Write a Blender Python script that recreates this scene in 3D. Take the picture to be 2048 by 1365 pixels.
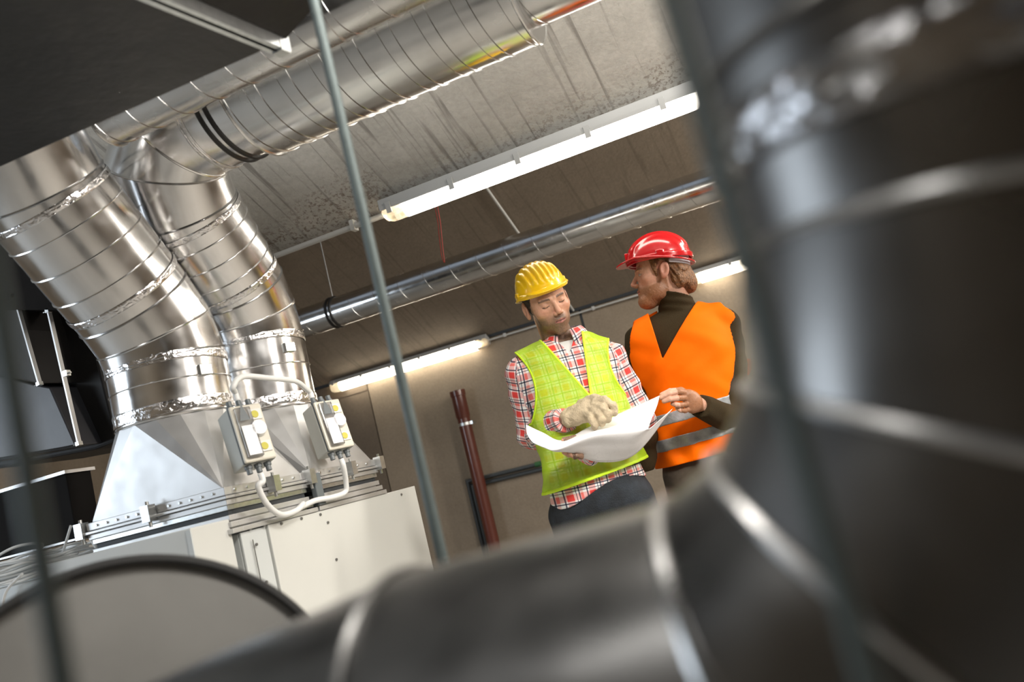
import bpy, math, random
import numpy as np
from math import sin, cos, pi, radians, atan, atan2, sqrt
from mathutils import Vector, Matrix
random.seed(7); rng = np.random.default_rng(7)
for o in list(bpy.data.objects): bpy.data.objects.remove(o)
SC = bpy.context.scene; COL = SC.collection

# ------------------------------------------------------------------ camera
FPX = 1700.0; ROLL = radians(14); YAW = radians(20); PITCH = atan(220 / FPX); CAMZ = 1.18
_F0 = np.array([-sin(YAW), cos(YAW), 0]); _X = np.array([cos(YAW), sin(YAW), 0]); _Z = np.array([0, 0, 1.])
CF = _F0 * cos(PITCH) + _Z * sin(PITCH); _U0 = -_F0 * sin(PITCH) + _Z * cos(PITCH)
CR = cos(ROLL) * _X - sin(ROLL) * _U0; CU = sin(ROLL) * _X + cos(ROLL) * _U0; CC = np.array([0, 0, CAMZ])
cd = bpy.data.cameras.new('camera'); cam = bpy.data.objects.new('camera', cd); COL.objects.link(cam)
M = Matrix.Identity(4)
for i in range(3):
    M[i][0] = CR[i]; M[i][1] = CU[i]; M[i][2] = -CF[i]; M[i][3] = CC[i]
cam.matrix_world = M
cd.sensor_width = 36; cd.lens = FPX * 36 / 2048; cd.clip_start = 0.02
cd.dof.use_dof = True; cd.dof.focus_distance = 3.05; cd.dof.aperture_fstop = 2.9; cd.dof.aperture_blades = 9
SC.camera = cam
SC.view_settings.view_transform = 'Standard'; SC.view_settings.look = 'None'
SC.view_settings.gamma = 1; SC.view_settings.use_curve_mapping = False
SC.view_settings.exposure = 0.4
w = bpy.data.worlds.new('world'); SC.world = w; w.use_nodes = True
w.node_tree.nodes['Background'].inputs[0].default_value = (.75, .85, 1, 1)
w.node_tree.nodes['Background'].inputs[1].default_value = 0.3

def area(name, loc, target, sx, sy, energy, col):
    l = bpy.data.lights.new(name, 'AREA'); l.shape = 'RECTANGLE'; l.size = sx; l.size_y = sy; l.energy = energy; l.color = col
    o = bpy.data.objects.new(name, l); COL.objects.link(o); o.location = loc
    d = Vector(target) - Vector(loc); o.rotation_euler = d.to_track_quat('-Z', 'Y').to_euler(); return o
# daylight through the big window in the left wall, and added fill lights without fixtures, out of view
area('window_daylight', (-5.8, -.6, 2.0), (-1.5, 1.2, 1.5), 2.4, 1.6, 76, (.80, .90, 1.0))
area('fill_light_near', (.25, .75, 2.75), (-.7, 3.0, 1.35), 1.4, .3, 66, (1.0, .95, .88))  # added front fill for the two men, no fixture there
area('fill_light_right', (2.4, 1.6, 3.1), (-.6, 4.0, 1.6), .5, 1.6, 130, (1.0, .92, .83))  # added warm fill from the right, out of view
area('fill_light_behind', (-1.0, -1.4, 3.9), (-1.2, -1.2, 0), 2.4, .5, 26, (1.0, .97, .92))  # added overhead fill, brightens floor and rear wall for the duct reflections
area('fill_light_far', (2.4, 4.3, 2.9), (-1.2, 6.2, 1.5), .4, 1.5, 120, (1.0, .92, .82))  # added fill grazing the far wall, out of view

# ------------------------------------------------------------------ pixel -> point helpers (authoring aid; every point is a real place in the room)
def ray(px, py): return CF * FPX + CR * (px - 1024) + CU * (682.5 - py)
def onY(px, py, Y): d = ray(px, py); return CC + d * (Y / d[1])
def onX(px, py, X): d = ray(px, py); return CC + d * (X / d[0])
def onZ(px, py, z): d = ray(px, py); return CC + d * ((z - CAMZ) / d[2])
def onD(px, py, D): return CC + ray(px, py) * D / FPX

# ------------------------------------------------------------------ materials
MATS = {}
def newmat(name):
    m = bpy.data.materials.new(name); m.use_nodes = True; nt = m.node_tree
    b = nt.nodes['Principled BSDF']; MATS[name] = m
    return m, nt, b
def N(nt, t, **kw):
    n = nt.nodes.new(t)
    for k, v in kw.items():
        if k.startswith('i_'): n.inputs[k[2:].replace('_', ' ')].default_value = v
        else: setattr(n, k, v)
    return n
def ramp(nt, fac, stops):
    r = nt.nodes.new('ShaderNodeValToRGB'); nt.links.new(fac, r.inputs[0])
    e = r.color_ramp.elements
    while len(e) < len(stops): e.new(0.5)
    for i, (p, c) in enumerate(stops): e[i].position = p; e[i].color = (*c, 1) if len(c) == 3 else c
    return r
def simple(name, col, rough=.5, metal=0, noise=.0, nscale=20, bump=0, bscale=60, spec=.5, coat=0, emit=None, estr=0, trans=0, alpha=1, sheen=0, sss=0):
    m, nt, b = newmat(name); L = nt.links.new
    b.inputs['Base Color'].default_value = (*col, 1); b.inputs['Roughness'].default_value = rough
    b.inputs['Metallic'].default_value = metal; b.inputs['Specular IOR Level'].default_value = spec
    b.inputs['Coat Weight'].default_value = coat; b.inputs['Transmission Weight'].default_value = trans
    b.inputs['Alpha'].default_value = alpha; b.inputs['Sheen Weight'].default_value = sheen
    if sss: b.inputs['Subsurface Weight'].default_value = sss; b.inputs['Subsurface Radius'].default_value = (.012, .005, .003); b.inputs['Subsurface Scale'].default_value = 1
    if emit: b.inputs['Emission Color'].default_value = (*emit, 1); b.inputs['Emission Strength'].default_value = estr
    tc = N(nt, 'ShaderNodeTexCoord')
    if noise:
        n = N(nt, 'ShaderNodeTexNoise', i_Scale=nscale, i_Detail=6.); L(tc.outputs['Object'], n.inputs['Vector'])
        r = ramp(nt, n.outputs[0], [(.3, tuple(c * (1 - noise) for c in col)), (.7, tuple(min(1, c * (1 + noise)) for c in col))])
        L(r.outputs[0], b.inputs['Base Color'])
    if bump:
        n2 = N(nt, 'ShaderNodeTexNoise', i_Scale=bscale, i_Detail=4.); L(tc.outputs['Object'], n2.inputs['Vector'])
        bp = N(nt, 'ShaderNodeBump', i_Strength=bump, i_Distance=.01); L(n2.outputs[0], bp.inputs['Height']); L(bp.outputs[0], b.inputs['Normal'])
    return m
def galv(name, base=.82, r0=.15, r1=.25, tint=(1, 1, 1), bump=.012, dirt=.07):
    m, nt, b = newmat(name); L = nt.links.new; tc = N(nt, 'ShaderNodeTexCoord')
    b.inputs['Metallic'].default_value = 1
    v = N(nt, 'ShaderNodeTexNoise', i_Scale=300.); L(tc.outputs['Object'], v.inputs['Vector'])
    n = N(nt, 'ShaderNodeTexNoise', i_Scale=7., i_Detail=3., i_Roughness=.5); L(tc.outputs['Object'], n.inputs['Vector'])
    mx = N(nt, 'ShaderNodeMix', data_type='RGBA', i_Factor=.02); 
    r = ramp(nt, n.outputs[0], [(.35, tuple(base * (1 - dirt) * t for t in tint)), (.65, tuple(min(1, base * 1.06) * t for t in tint))])
    L(r.outputs[0], mx.inputs[6]); L(v.outputs[0], mx.inputs[7]); 
    hs = N(nt, 'ShaderNodeHueSaturation', i_Saturation=.25); L(mx.outputs[2], hs.inputs['Color']); L(hs.outputs[0], b.inputs['Base Color'])
    mr = N(nt, 'ShaderNodeMapRange'); mr.inputs[1].default_value = .3; mr.inputs[2].default_value = .7; mr.inputs[3].default_value = r0; mr.inputs[4].default_value = r1
    n3 = N(nt, 'ShaderNodeTexNoise', i_Scale=14., i_Detail=2.); L(tc.outputs['Object'], n3.inputs['Vector']); L(n3.outputs[0], mr.inputs[0]); L(mr.outputs[0], b.inputs['Roughness'])
    n4 = N(nt, 'ShaderNodeTexNoise', i_Scale=5., i_Detail=2.); L(tc.outputs['Object'], n4.inputs['Vector'])
    bp = N(nt, 'ShaderNodeBump', i_Strength=bump * 4, i_Distance=.012); L(n4.outputs[0], bp.inputs['Height']); L(bp.outputs[0], b.inputs['Normal'])
    return m
galv('galv'); galv('galv_spiral', .70, .14, .28, (.96, 1, .99)); galv('galv_sheet', .60, .36, .48, (.98, .99, 1), .01); MATS['galv_sheet'].node_tree.nodes['Principled BSDF'].inputs['Metallic'].default_value = .72
galv('seam_shaded', .42, .26, .36, (1, .98, .95), .02, .1); galv('galv_shaded', .17, .26, .42, (1, .97, .92), .04, .25)  # foreground duct: dim surroundings put into a darker metal colour, seams less so
galv('duct_thin', .66, .18, .32, (1, .98, .93))
# crumpled foil tape
m, nt, b = newmat('foil'); L = nt.links.new; tc = N(nt, 'ShaderNodeTexCoord')
b.inputs['Metallic'].default_value = 1; b.inputs['Roughness'].default_value = .16; b.inputs['Base Color'].default_value = (.85, .85, .86, 1)
n = N(nt, 'ShaderNodeTexNoise', i_Scale=38., i_Detail=5., i_Distortion=1.2); L(tc.outputs['Object'], n.inputs['Vector'])
bp = N(nt, 'ShaderNodeBump', i_Strength=.6, i_Distance=.008); L(n.outputs[0], bp.inputs['Height']); L(bp.outputs[0], b.inputs['Normal'])
m_ = MATS['foil'].copy(); MATS['foil_dull'] = m_; m_.node_tree.nodes['Principled BSDF'].inputs['Base Color'].default_value = (.4, .4, .41, 1)
simple('steel', (.62, .64, .64), .3, 1, .1, 60); simple('rod_steel', (.10, .125, .125), .5, .4, .1, 40)
simple('rubber', (.012, .012, .012), .45); simple('black_insul', (.014, .013, .012), .42, 0, .35, 4, 1.0, 6, spec=.5)
simple('black_insul2', (.016, .0145, .014), .5, .0, .3, 5, .2, 7, spec=.3); simple('black_matt', (.011, .010, .0095), .8, 0, .3, 5, .1, 7, spec=.08); simple('grey_insul', (.045, .045, .052), .4, 0, .3, 4, .25, 7, spec=.4)
simple('fg_dark', (.045, .045, .046), .42, .55, .25, 5)
simple('cap_grey', (.15, .148, .14), .45, .3, .15, 6); simple('white_paint', (.60, .61, .585), .38, 0, .03, 3); simple('white_paint_shaded', (.55, .58, .58), .4, 0, .03, 3)  # second white is the same paint with bluish shade put into its colour
simple('screw', (.22, .22, .22), .4, .8)
simple('lamp_body', (.36, .37, .37), .45); simple('clear_plastic', (.9, .82, .68), .12, 0, trans=.75); simple('plastic_white', (.72, .72, .70), .4)
simple('tube_on', (1, 1, 1), .5, emit=(1, .93, .82), estr=9.0); simple('tube_far', (1, 1, 1), .5, emit=(1, .88, .70), estr=8.0)
simple('conduit_grey', (.52, .53, .52), .4); simple('cable_white', (.78, .79, .78), .45)
simple('box_grey', (.50, .51, .47), .42, 0, .05, 10); simple('box_cream', (.66, .63, .54), .35, 0, .05, 10); simple('gland', (.13, .15, .16), .4)
simple('yellow_label', (.55, .50, .06), .5); simple('paper_label', (.82, .83, .86), .3, coat=.4); simple('black_mark', (.02, .02, .02), .5)
simple('clear_cover', (.95, .95, .97), .05, trans=.92)
simple('brown_pvc', (.105, .028, .018), .28, 0, .12, 8, coat=.2); simple('grey_pipe', (.045, .052, .055), .4); simple('green_cap', (.03, .12, .04), .5)
simple('red_wire', (.35, .03, .02), .5); simple('gasket_dark', (.03, .035, .04), .6)
simple('canvas', (.55, .54, .55), .5, .3)
simple('floor_c', (.36, .34, .31), .6, 0, .2, 3)
# people
simple('hair_dark', (.035, .024, .017), .6, 0, .4, 150, .5, 250); simple('hair_red', (.20, .095, .040), .5, 0, .45, 90, .6, 160)
simple('helmet_yellow', (1.0, .62, .002), .28, coat=.5); simple('helmet_red', (.52, .006, .010), .2, coat=.7); simple('strap_white', (.62, .64, .70), .5)
simple('vest_orange', (1.0, .155, .0), .7, 0, .04, 10, .35, 14, spec=.1); simple('band_grey', (.36, .38, .40), .35, .25, .15, 40, .25, 60)
simple('sweater', (.040, .028, .013), .9, 0, .15, 300, .4, 400, spec=.15); simple('tshirt', (.62, .62, .60), .8)
simple('glove', (.50, .41, .28), .85, 0, .22, 35, .6, 90); simple('pants_brown', (.075, .058, .042), .8, 0, .15, 60)
simple('jeans', (.011, .016, .023), .8, 0, .45, 30, .3, 200)
def attr_mat(name, attr, rough, bump=.3, bscale=180, sss=.1):
    m, nt, b = newmat(name); L = nt.links.new
    a = N(nt, 'ShaderNodeAttribute', attribute_name=attr); tc = N(nt, 'ShaderNodeTexCoord')
    n = N(nt, 'ShaderNodeTexNoise', i_Scale=120., i_Detail=5.); L(tc.outputs['Object'], n.inputs['Vector'])
    r = ramp(nt, n.outputs[0], [(.3, (.82, .82, .82)), (.7, (1, 1, 1))])
    mx = N(nt, 'ShaderNodeMix', data_type='RGBA', blend_type='MULTIPLY', i_Factor=1.); L(a.outputs['Color'], mx.inputs[6]); L(r.outputs[0], mx.inputs[7])
    L(mx.outputs[2], b.inputs['Base Color']); b.inputs['Roughness'].default_value = rough
    b.inputs['Subsurface Weight'].default_value = sss; b.inputs['Subsurface Radius'].default_value = (.012, .005, .003); b.inputs['Subsurface Scale'].default_value = 1
    n2 = N(nt, 'ShaderNodeTexNoise', i_Scale=float(bscale), i_Detail=3.); L(tc.outputs['Object'], n2.inputs['Vector'])
    bp = N(nt, 'ShaderNodeBump', i_Strength=bump, i_Distance=.002); L(n2.outputs[0], bp.inputs['Height']); L(bp.outputs[0], b.inputs['Normal'])
    return m
attr_mat('skin', 'tone', .48)
# plaid shirt driven by the cloth's own u,v (metres)
m, nt, b = newmat('plaid'); L = nt.links.new
a = N(nt, 'ShaderNodeAttribute', attribute_name='cloth'); sp = N(nt, 'ShaderNodeSeparateXYZ'); L(a.outputs['Vector'], sp.inputs[0])
def stripes(src, period, stops):
    d = N(nt, 'ShaderNodeMath', operation='DIVIDE'); L(src, d.inputs[0]); d.inputs[1].default_value = period
    fr = N(nt, 'ShaderNodeMath', operation='FRACT'); L(d.outputs[0], fr.inputs[0])
    r = ramp(nt, fr.outputs[0], stops); r.color_ramp.interpolation = 'CONSTANT'; return r.outputs[0]
RED = [(0, (.80, .80, .80)), (.20, (.72, .05, .045)), (.50, (.80, .80, .80)), (.80, (.72, .25, .22)), (.92, (.80, .80, .80))]
NAV = [(0, (1, 1, 1)), (.08, (.035, .04, .10)), (.14, (1, 1, 1)), (.60, (.035, .04, .10)), (.63, (1, 1, 1)), (.72, (.035, .04, .10)), (.78, (1, 1, 1))]
cols = []
for src in (sp.outputs[0], sp.outputs[1]): cols.append((stripes(src, .074, RED), stripes(src, .074, NAV)))
mx = N(nt, 'ShaderNodeMix', data_type='RGBA', i_Factor=.5); L(cols[0][0], mx.inputs[6]); L(cols[1][0], mx.inputs[7])
m1 = N(nt, 'ShaderNodeMix', data_type='RGBA', blend_type='MULTIPLY', i_Factor=.92); L(mx.outputs[2], m1.inputs[6]); L(cols[0][1], m1.inputs[7])
m2 = N(nt, 'ShaderNodeMix', data_type='RGBA', blend_type='MULTIPLY', i_Factor=.92); L(m1.outputs[2], m2.inputs[6]); L(cols[1][1], m2.inputs[7])
L(m2.outputs[2], b.inputs['Base Color']); b.inputs['Roughness'].default_value = .85
# see-through lime mesh vest
m, nt, b = newmat('vest_lime'); L = nt.links.new
b.inputs['Base Color'].default_value = (.55, .86, .02, 1); b.inputs['Roughness'].default_value = .6
b.inputs['Alpha'].default_value = .62
m, nt, b = newmat('vest_lime_edge'); b.inputs['Base Color'].default_value = (.60, .88, .02, 1); b.inputs['Roughness'].default_value = .6
# paper plan with thin drawn lines
m, nt, b = newmat('plan_paper'); L = nt.links.new
a = N(nt, 'ShaderNodeAttribute', attribute_name='cloth')
vo = N(nt, 'ShaderNodeTexVoronoi', feature='DISTANCE_TO_EDGE', i_Scale=9.); vo.distance='CHEBYCHEV' if hasattr(vo,'distance') else vo.distance
L(a.outputs['Vector'], vo.inputs['Vector'])
r = ramp(nt, vo.outputs[0], [(0, (.55, .55, .58)), (.006, (.84, .84, .86)), (.012, (.84, .84, .86))]); L(r.outputs[0], b.inputs['Base Color']); b.inputs['Roughness'].default_value = .7

def concrete(name, c0, c1, streak=0.0, streakcol=(.10, .085, .07), rust=False, lipY=3.2):
    m, nt, b = newmat(name); L = nt.links.new; tc = N(nt, 'ShaderNodeTexCoord')
    n = N(nt, 'ShaderNodeTexNoise', i_Scale=2.2, i_Detail=12., i_Roughness=.7); L(tc.outputs['Object'], n.inputs['Vector'])
    r = ramp(nt, n.outputs[0], [(.32, c0), (.68, c1)])
    n2 = N(nt, 'ShaderNodeTexNoise', i_Scale=45., i_Detail=6., i_Roughness=.7); L(tc.outputs['Object'], n2.inputs['Vector'])
    r2 = ramp(nt, n2.outputs[0], [(.35, (.78, .78, .78)), (.6, (1, 1, 1))])
    mx = N(nt, 'ShaderNodeMix', data_type='RGBA', blend_type='MULTIPLY', i_Factor=.6); L(r.outputs[0], mx.inputs[6]); L(r2.outputs[0], mx.inputs[7])
    out = mx.outputs[2]
    if streak:
        mp = N(nt, 'ShaderNodeMapping'); mp.inputs['Scale'].default_value = (30, 1.3, 1.3); L(tc.outputs['Object'], mp.inputs[0])
        s = N(nt, 'ShaderNodeTexNoise', i_Scale=1.0, i_Detail=3., i_Roughness=.5, i_Distortion=.6); L(mp.outputs[0], s.inputs['Vector'])
        rs = ramp(nt, s.outputs[0], [(.57, (0, 0, 0)), (.68, (streak,) * 3)])
        m3 = N(nt, 'ShaderNodeMix', data_type='RGBA'); L(rs.outputs[0], m3.inputs[0]); L(out, m3.inputs[6]); m3.inputs[7].default_value = (*streakcol, 1); out = m3.outputs[2]
    if rust:
        # brown flaking stains gathered in a band near the lower lip
        sy = N(nt, 'ShaderNodeSeparateXYZ'); L(tc.outputs['Object'], sy.inputs[0])
        wv = N(nt, 'ShaderNodeTexNoise', i_Scale=2.3, i_Detail=3.); L(tc.outputs['Object'], wv.inputs['Vector'])
        ad = N(nt, 'ShaderNodeMath', operation='MULTIPLY_ADD'); L(wv.outputs[0], ad.inputs[0]); ad.inputs[1].default_value = .5; L(sy.outputs[1], ad.inputs[2])
        rb = ramp(nt, ad.outputs[0], [(0, (0, 0, 0))]); 
        mrg = N(nt, 'ShaderNodeMapRange'); L(ad.outputs[0], mrg.inputs[0]); mrg.inputs[1].default_value = lipY + .02; mrg.inputs[2].default_value = lipY + .20
        mrh = N(nt, 'ShaderNodeMapRange'); L(ad.outputs[0], mrh.inputs[0]); mrh.inputs[1].default_value = lipY + .20; mrh.inputs[2].default_value = lipY + .30; mrh.inputs[3].default_value = 1; mrh.inputs[4].default_value = .35
        sp_ = N(nt, 'ShaderNodeTexNoise', i_Scale=55., i_Detail=8., i_Roughness=.7); L(tc.outputs['Object'], sp_.inputs['Vector'])
        rr = ramp(nt, sp_.outputs[0], [(.52, (0, 0, 0)), (.57, (1, 1, 1))])
        q = N(nt, 'ShaderNodeMath', operation='MULTIPLY'); L(mrg.outputs[0], q.inputs[0]); L(mrh.outputs[0], q.inputs[1])
        q2 = N(nt, 'ShaderNodeMath', operation='MULTIPLY'); L(q.outputs[0], q2.inputs[0]); L(rr.outputs[0], q2.inputs[1])
        q3 = N(nt, 'ShaderNodeMath', operation='MULTIPLY'); L(q2.outputs[0], q3.inputs[0]); q3.inputs[1].default_value = .75
        m4 = N(nt, 'ShaderNodeMix', data_type='RGBA'); L(q3.outputs[0], m4.inputs[0]); L(out, m4.inputs[6]); m4.inputs[7].default_value = (.11, .07, .045, 1); out = m4.outputs[2]
    L(out, b.inputs['Base Color']); b.inputs['Roughness'].default_value = .85
    bp = N(nt, 'ShaderNodeBump', i_Strength=.25, i_Distance=.01); L(n2.outputs[0], bp.inputs['Height']); L(bp.outputs[0], b.inputs['Normal'])
    return m
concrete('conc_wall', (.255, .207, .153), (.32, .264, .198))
concrete('conc_wall_shaded', (.145, .116, .087), (.185, .148, .110))  # same wall concrete, darkened to stand for less light
concrete('conc_near', (.34, .33, .30), (.48, .465, .43), .75, (.15, .14, .125), True)
concrete('conc_far', (.205, .168, .128), (.255, .212, .163), .35, (.09, .07, .05))

# ------------------------------------------------------------------ mesh helpers
class MB:
    def __init__(s): s.v = []; s.f = []; s.m = []; s.uv = None
    def add(s, vs, fs, mi=0):
        k = len(s.v); s.v += [tuple(map(float, p)) for p in vs]; s.f += [tuple(i + k for i in f) for f in fs]; s.m += [mi] * len(fs); return s
    def box(s, lo, hi, mi=0, frame=None):
        x0, y0, z0 = lo; x1, y1, z1 = hi
        vs = [(x0, y0, z0), (x1, y0, z0), (x1, y1, z0), (x0, y1, z0), (x0, y0, z1), (x1, y0, z1), (x1, y1, z1), (x0, y1, z1)]
        if frame is not None:
            O, A, B, C = [np.array(q, float) for q in frame]; vs = [O + A * p[0] + B * p[1] + C * p[2] for p in vs]
        return s.add(vs, [(0, 3, 2, 1), (4, 5, 6, 7), (0, 1, 5, 4), (1, 2, 6, 5), (2, 3, 7, 6), (3, 0, 4, 7)], mi)
    def prism(s, pts, d, mi=0):
        n = len(pts); P = [np.array(p, float) for p in pts]; d = np.array(d, float)
        return s.add(P + [p + d for p in P], [tuple(range(n))[::-1], tuple(range(n, 2 * n))] + [(i, (i + 1) % n, n + (i + 1) % n, n + i) for i in range(n)], mi)
    def rings(s, R, close=False, cap0=False, cap1=False, mi=0):
        n = len(R[0]); vs = [p for r in R for p in r]; fs = []
        K = len(R)
        for i in range(K if close else K - 1):
            a = i * n; b = ((i + 1) % K) * n
            for j in range(n): fs.append((a + j, a + (j + 1) % n, b + (j + 1) % n, b + j))
        if cap0: fs.append(tuple(range(n))[::-1])
        if cap1: fs.append(tuple((K - 1) * n + j for j in range(n)))
        return s.add(vs, fs, mi)
    def build(s, name, mat, parent=None, smooth=True, bevel=0, solid=0, inv=True, sub=0):
        me = bpy.data.meshes.new(name); me.from_pydata(s.v, [], s.f)
        mats = mat if isinstance(mat, (list, tuple)) else [mat]
        for q in mats: me.materials.append(MATS[q])
        if len(mats) > 1: me.polygons.foreach_set('material_index', s.m)
        if smooth: me.polygons.foreach_set('use_smooth', [True] * len(me.polygons))
        me.update()
        if smooth is True: 
            try: me.set_sharp_from_angle(angle=radians(38))
            except Exception: pass
        o = bpy.data.objects.new(name, me); COL.objects.link(o)
        if parent is not None:
            o.parent = parent
            if inv: o.matrix_parent_inverse = parent.matrix_basis.inverted()
        if sub: q = o.modifiers.new('sub', 'SUBSURF'); q.levels = q.render_levels = sub
        if solid: q = o.modifiers.new('solid', 'SOLIDIFY'); q.thickness = solid; q.offset = 0
        if bevel: q = o.modifiers.new('bevel', 'BEVEL'); q.width = bevel; q.segments = 2; q.limit_method = 'ANGLE'
        return o
def unit(v): v = np.array(v, float); return v / np.linalg.norm(v)
def frames(P, up=None):
    P = [np.array(p, float) for p in P]; T = [unit(P[i + 1] - P[i]) for i in range(len(P) - 1)]
    u = up if up is not None else (np.array([0, 0, 1.]) if abs(T[0][2]) < .9 else np.array([1., 0, 0]))
    A = unit(np.cross(T[0], u)); out = []
    for i, t in enumerate(T):
        if i: A = A - t * (A @ t); A = unit(A)
        out.append((t, A, np.cross(t, A)))
    return P, out
def tube(mb, pts, r, n=16, cap=True, mi=0, up=None):
    """mitred tube: straight pieces cut at bisecting planes"""
    P, F = frames(pts, up); R = []; rr = r if hasattr(r, '__len__') else [r] * len(P)
    for i, p in enumerate(P):
        t, A, B = F[min(i, len(F) - 1)] if i < len(F) else F[-1]
        if 0 < i < len(P) - 1: nrm = unit(F[i - 1][0] + F[i][0])
        else: nrm = t
        ring = []
        for k in range(n):
            a = 2 * pi * k / n; q = p + rr[i] * (cos(a) * A + sin(a) * B)
            q = q + t * (((p - q) @ nrm) / (t @ nrm)); ring.append(q)
        R.append(ring)
    mb.rings(R, cap0=cap, cap1=cap, mi=mi); return R
def smoothpath(pts, n=8):
    P = [np.array(p, float) for p in pts]; Q = [2 * P[0] - P[1]] + P + [2 * P[-1] - P[-2]]; out = []
    for i in range(1, len(Q) - 2):
        for k in range(n):
            t = k / n; out.append(.5 * ((2 * Q[i]) + (-Q[i - 1] + Q[i + 1]) * t + (2 * Q[i - 1] - 5 * Q[i] + 4 * Q[i + 1] - Q[i + 2]) * t * t + (-Q[i - 1] + 3 * Q[i] - 3 * Q[i + 1] + Q[i + 2]) * t ** 3))
    out.append(P[-1]); return out
def loop_bead(mb, ring, c, r=.003, n=6, mi=0, push=.001):
    """a rolled seam following a closed ring of points"""
    K = len(ring); ring = [np.array(p) for p in ring]; R = []; c = np.array(c)
    for i in range(K):
        t = unit(ring[(i + 1) % K] - ring[i - 1]); o = ring[i] - c; o = unit(o - t * (o @ t)); s_ = np.cross(t, o)
        R.append([ring[i] + o * push + r * (cos(2 * pi * k / n) * o + sin(2 * pi * k / n) * s_) for k in range(n)])
    mb.rings(R, close=True, mi=mi)
def circ(c, ax, r, n=48, up=None):
    P, F = frames([c, np.array(c) + np.array(ax)], up); t, A, B = F[0]
    return [np.array(c) + r * (cos(2 * pi * k / n) * A + sin(2 * pi * k / n) * B) for k in range(n)]
def helix(mb, p0, p1, r, pitch, br=.0022, n=36, mi=0, phase=0):
    P, F = frames([p0, p1]); t, A, B = F[0]; Ln = np.linalg.norm(P[1] - P[0]); K = int(Ln / pitch * n); R = []
    for i in range(K + 1):
        a = 2 * pi * i / n + phase; c = P[0] + t * (Ln * i / K); o = cos(a) * A + sin(a) * B
        R.append([c + o * (r + dx) + t * dy for dx, dy in ((-br * .5, -br * 1.3), (br, -br * .6), (br, br * .6), (-br * .5, br * 1.3))])
    mb.rings(R, cap0=True, cap1=True, mi=mi)
def tapeband(mb, c, ax, r, w, n=96, amp=.003, mi=0):
    """crumpled foil band wrapped round a duct"""
    P, F = frames([c, np.array(c) + unit(ax)]); t, A, B = F[0]; R = []
    for j in range(9):
        s_ = (j / 8 - .5) * w; ring = []
        for k in range(n):
            a = 2 * pi * k / n; e = 0 if j in (0, 8) else rng.uniform(-.2, 1) * amp
            off = (.15 * w * sin(3 * a + 1) if j in (0, 8) else rng.uniform(-.1, .1) * w * .3)
            ring.append(P[0] + t * (s_ + off * .4) + (r + (.0008 if j in (0, 8) else .0018) + e) * (cos(a) * A + sin(a) * B))
        R.append(ring)
    mb.rings(R, mi=mi)
def tag(o, label, cat, group=None, kind=None):
    if label: o['label'] = label
    if cat: o['category'] = cat
    if group: o['group'] = group
    if kind: o['kind'] = kind
    return o
def empty(name, loc, label=None, cat=None, group=None, rz=0):
    o = bpy.data.objects.new(name, None); COL.objects.link(o); o.location = tuple(map(float, loc)); o.rotation_euler = (0, 0, rz); o.empty_display_size = .05
    o.matrix_basis = Matrix.Translation(o.location) @ Matrix.Rotation(rz, 4, 'Z')
    return tag(o, label, cat, group)
def copy_tree(o, parent=None):
    c = o.copy(); COL.objects.link(c); c.parent = parent
    if parent is not None: c.matrix_parent_inverse = o.matrix_parent_inverse.copy()
    for ch in list(o.children): copy_tree(ch, c)
    return c
def part(mb, name, mat, parent, label=None, **kw):
    o = mb.build(name, mat, parent, **kw)
    if label: o['label'] = label
    return o

# ------------------------------------------------------------------ the room
WY = 6.6; SEAMZ = CAMZ + .152 * WY; LIPY = 3.22; LIPZ = CAMZ + .352 * LIPY; SL = .57
def struct(name, mb, mat, **kw): o = mb.build(name, mat, None, smooth=False, **kw); o['kind'] = 'structure'; return o
XL, XR, YB = -6.0, 3.6, -3.0
struct('floor', MB().box((XL, YB, -.1), (XR, WY + .2, 0)), 'floor_c')
jx = onY(735, 770, WY)[0]; jx2 = onY(1165, 640, WY)[0]
struct('wall_far', MB().box((jx, WY, 0), (XR, WY + .2, 2.6)), 'conc_wall')
struct('wall_far', MB().box((XL, WY + .003, 0), (jx - .012, WY + .2, 2.6)), 'conc_wall_shaded')  # panel's weaker light is put into its colour
struct('trim_1', MB().box((jx - .012, WY + .02, 0), (jx, WY + .1, 2.6)), 'gasket_dark')
struct('trim_2', MB().box((jx2 - .012, WY - .004, 0), (jx2 + .006, WY + .01, SEAMZ)), 'gasket_dark')
struct('wall_left', MB().box((XL - .2, YB, 0), (XL, -1.8, 5.2)).box((XL - .2, .6, 0), (XL, WY + .2, 5.2)).box((XL - .2, -1.8, 0), (XL, .6, 1.1)).box((XL - .2, -1.8, 2.9), (XL, .6, 5.2)), 'conc_wall')
struct('wall_right', MB().box((XR, YB, 0), (XR + .2, WY + .2, 5.2)), 'conc_wall_shaded')
wb = MB(); wb.box((XL, YB - .2, 0), (XR, YB, 5.2))
struct('wall_behind', wb, 'conc_wall')
wf = MB()
for y0, y1, z0, z1 in ((-1.8, -1.72, 1.1, 2.9), (.52, .6, 1.1, 2.9), (-1.8, .6, 1.1, 1.18), (-1.8, .6, 2.82, 2.9), (-.64, -.56, 1.1, 2.9)): wf.box((XL - .14, y0, z0), (XL - .06, y1, z1))
struct('window_1', wf, 'white_paint')
cz = lambda y: LIPZ + (LIPY - y) * SL
cm = MB(); cm.prism([(XL, LIPY, LIPZ), (XL, YB, cz(YB)), (XL, YB, cz(YB) + .3), (XL, LIPY, LIPZ + .3)], (XR - XL, 0, 0)); struct('ceiling', cm, 'conc_near')
cf = MB(); zf = lambda y: SEAMZ + (WY - y) * SL
cf.prism([(XL, WY + .1, zf(WY + .1)), (XL, LIPY - .1, zf(LIPY - .1)), (XL, LIPY - .1, zf(LIPY - .1) + .2), (XL, WY + .1, zf(WY + .1) + .2)], (XR - XL, 0, 0)); struct('ceiling', cf, 'conc_far')
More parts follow.
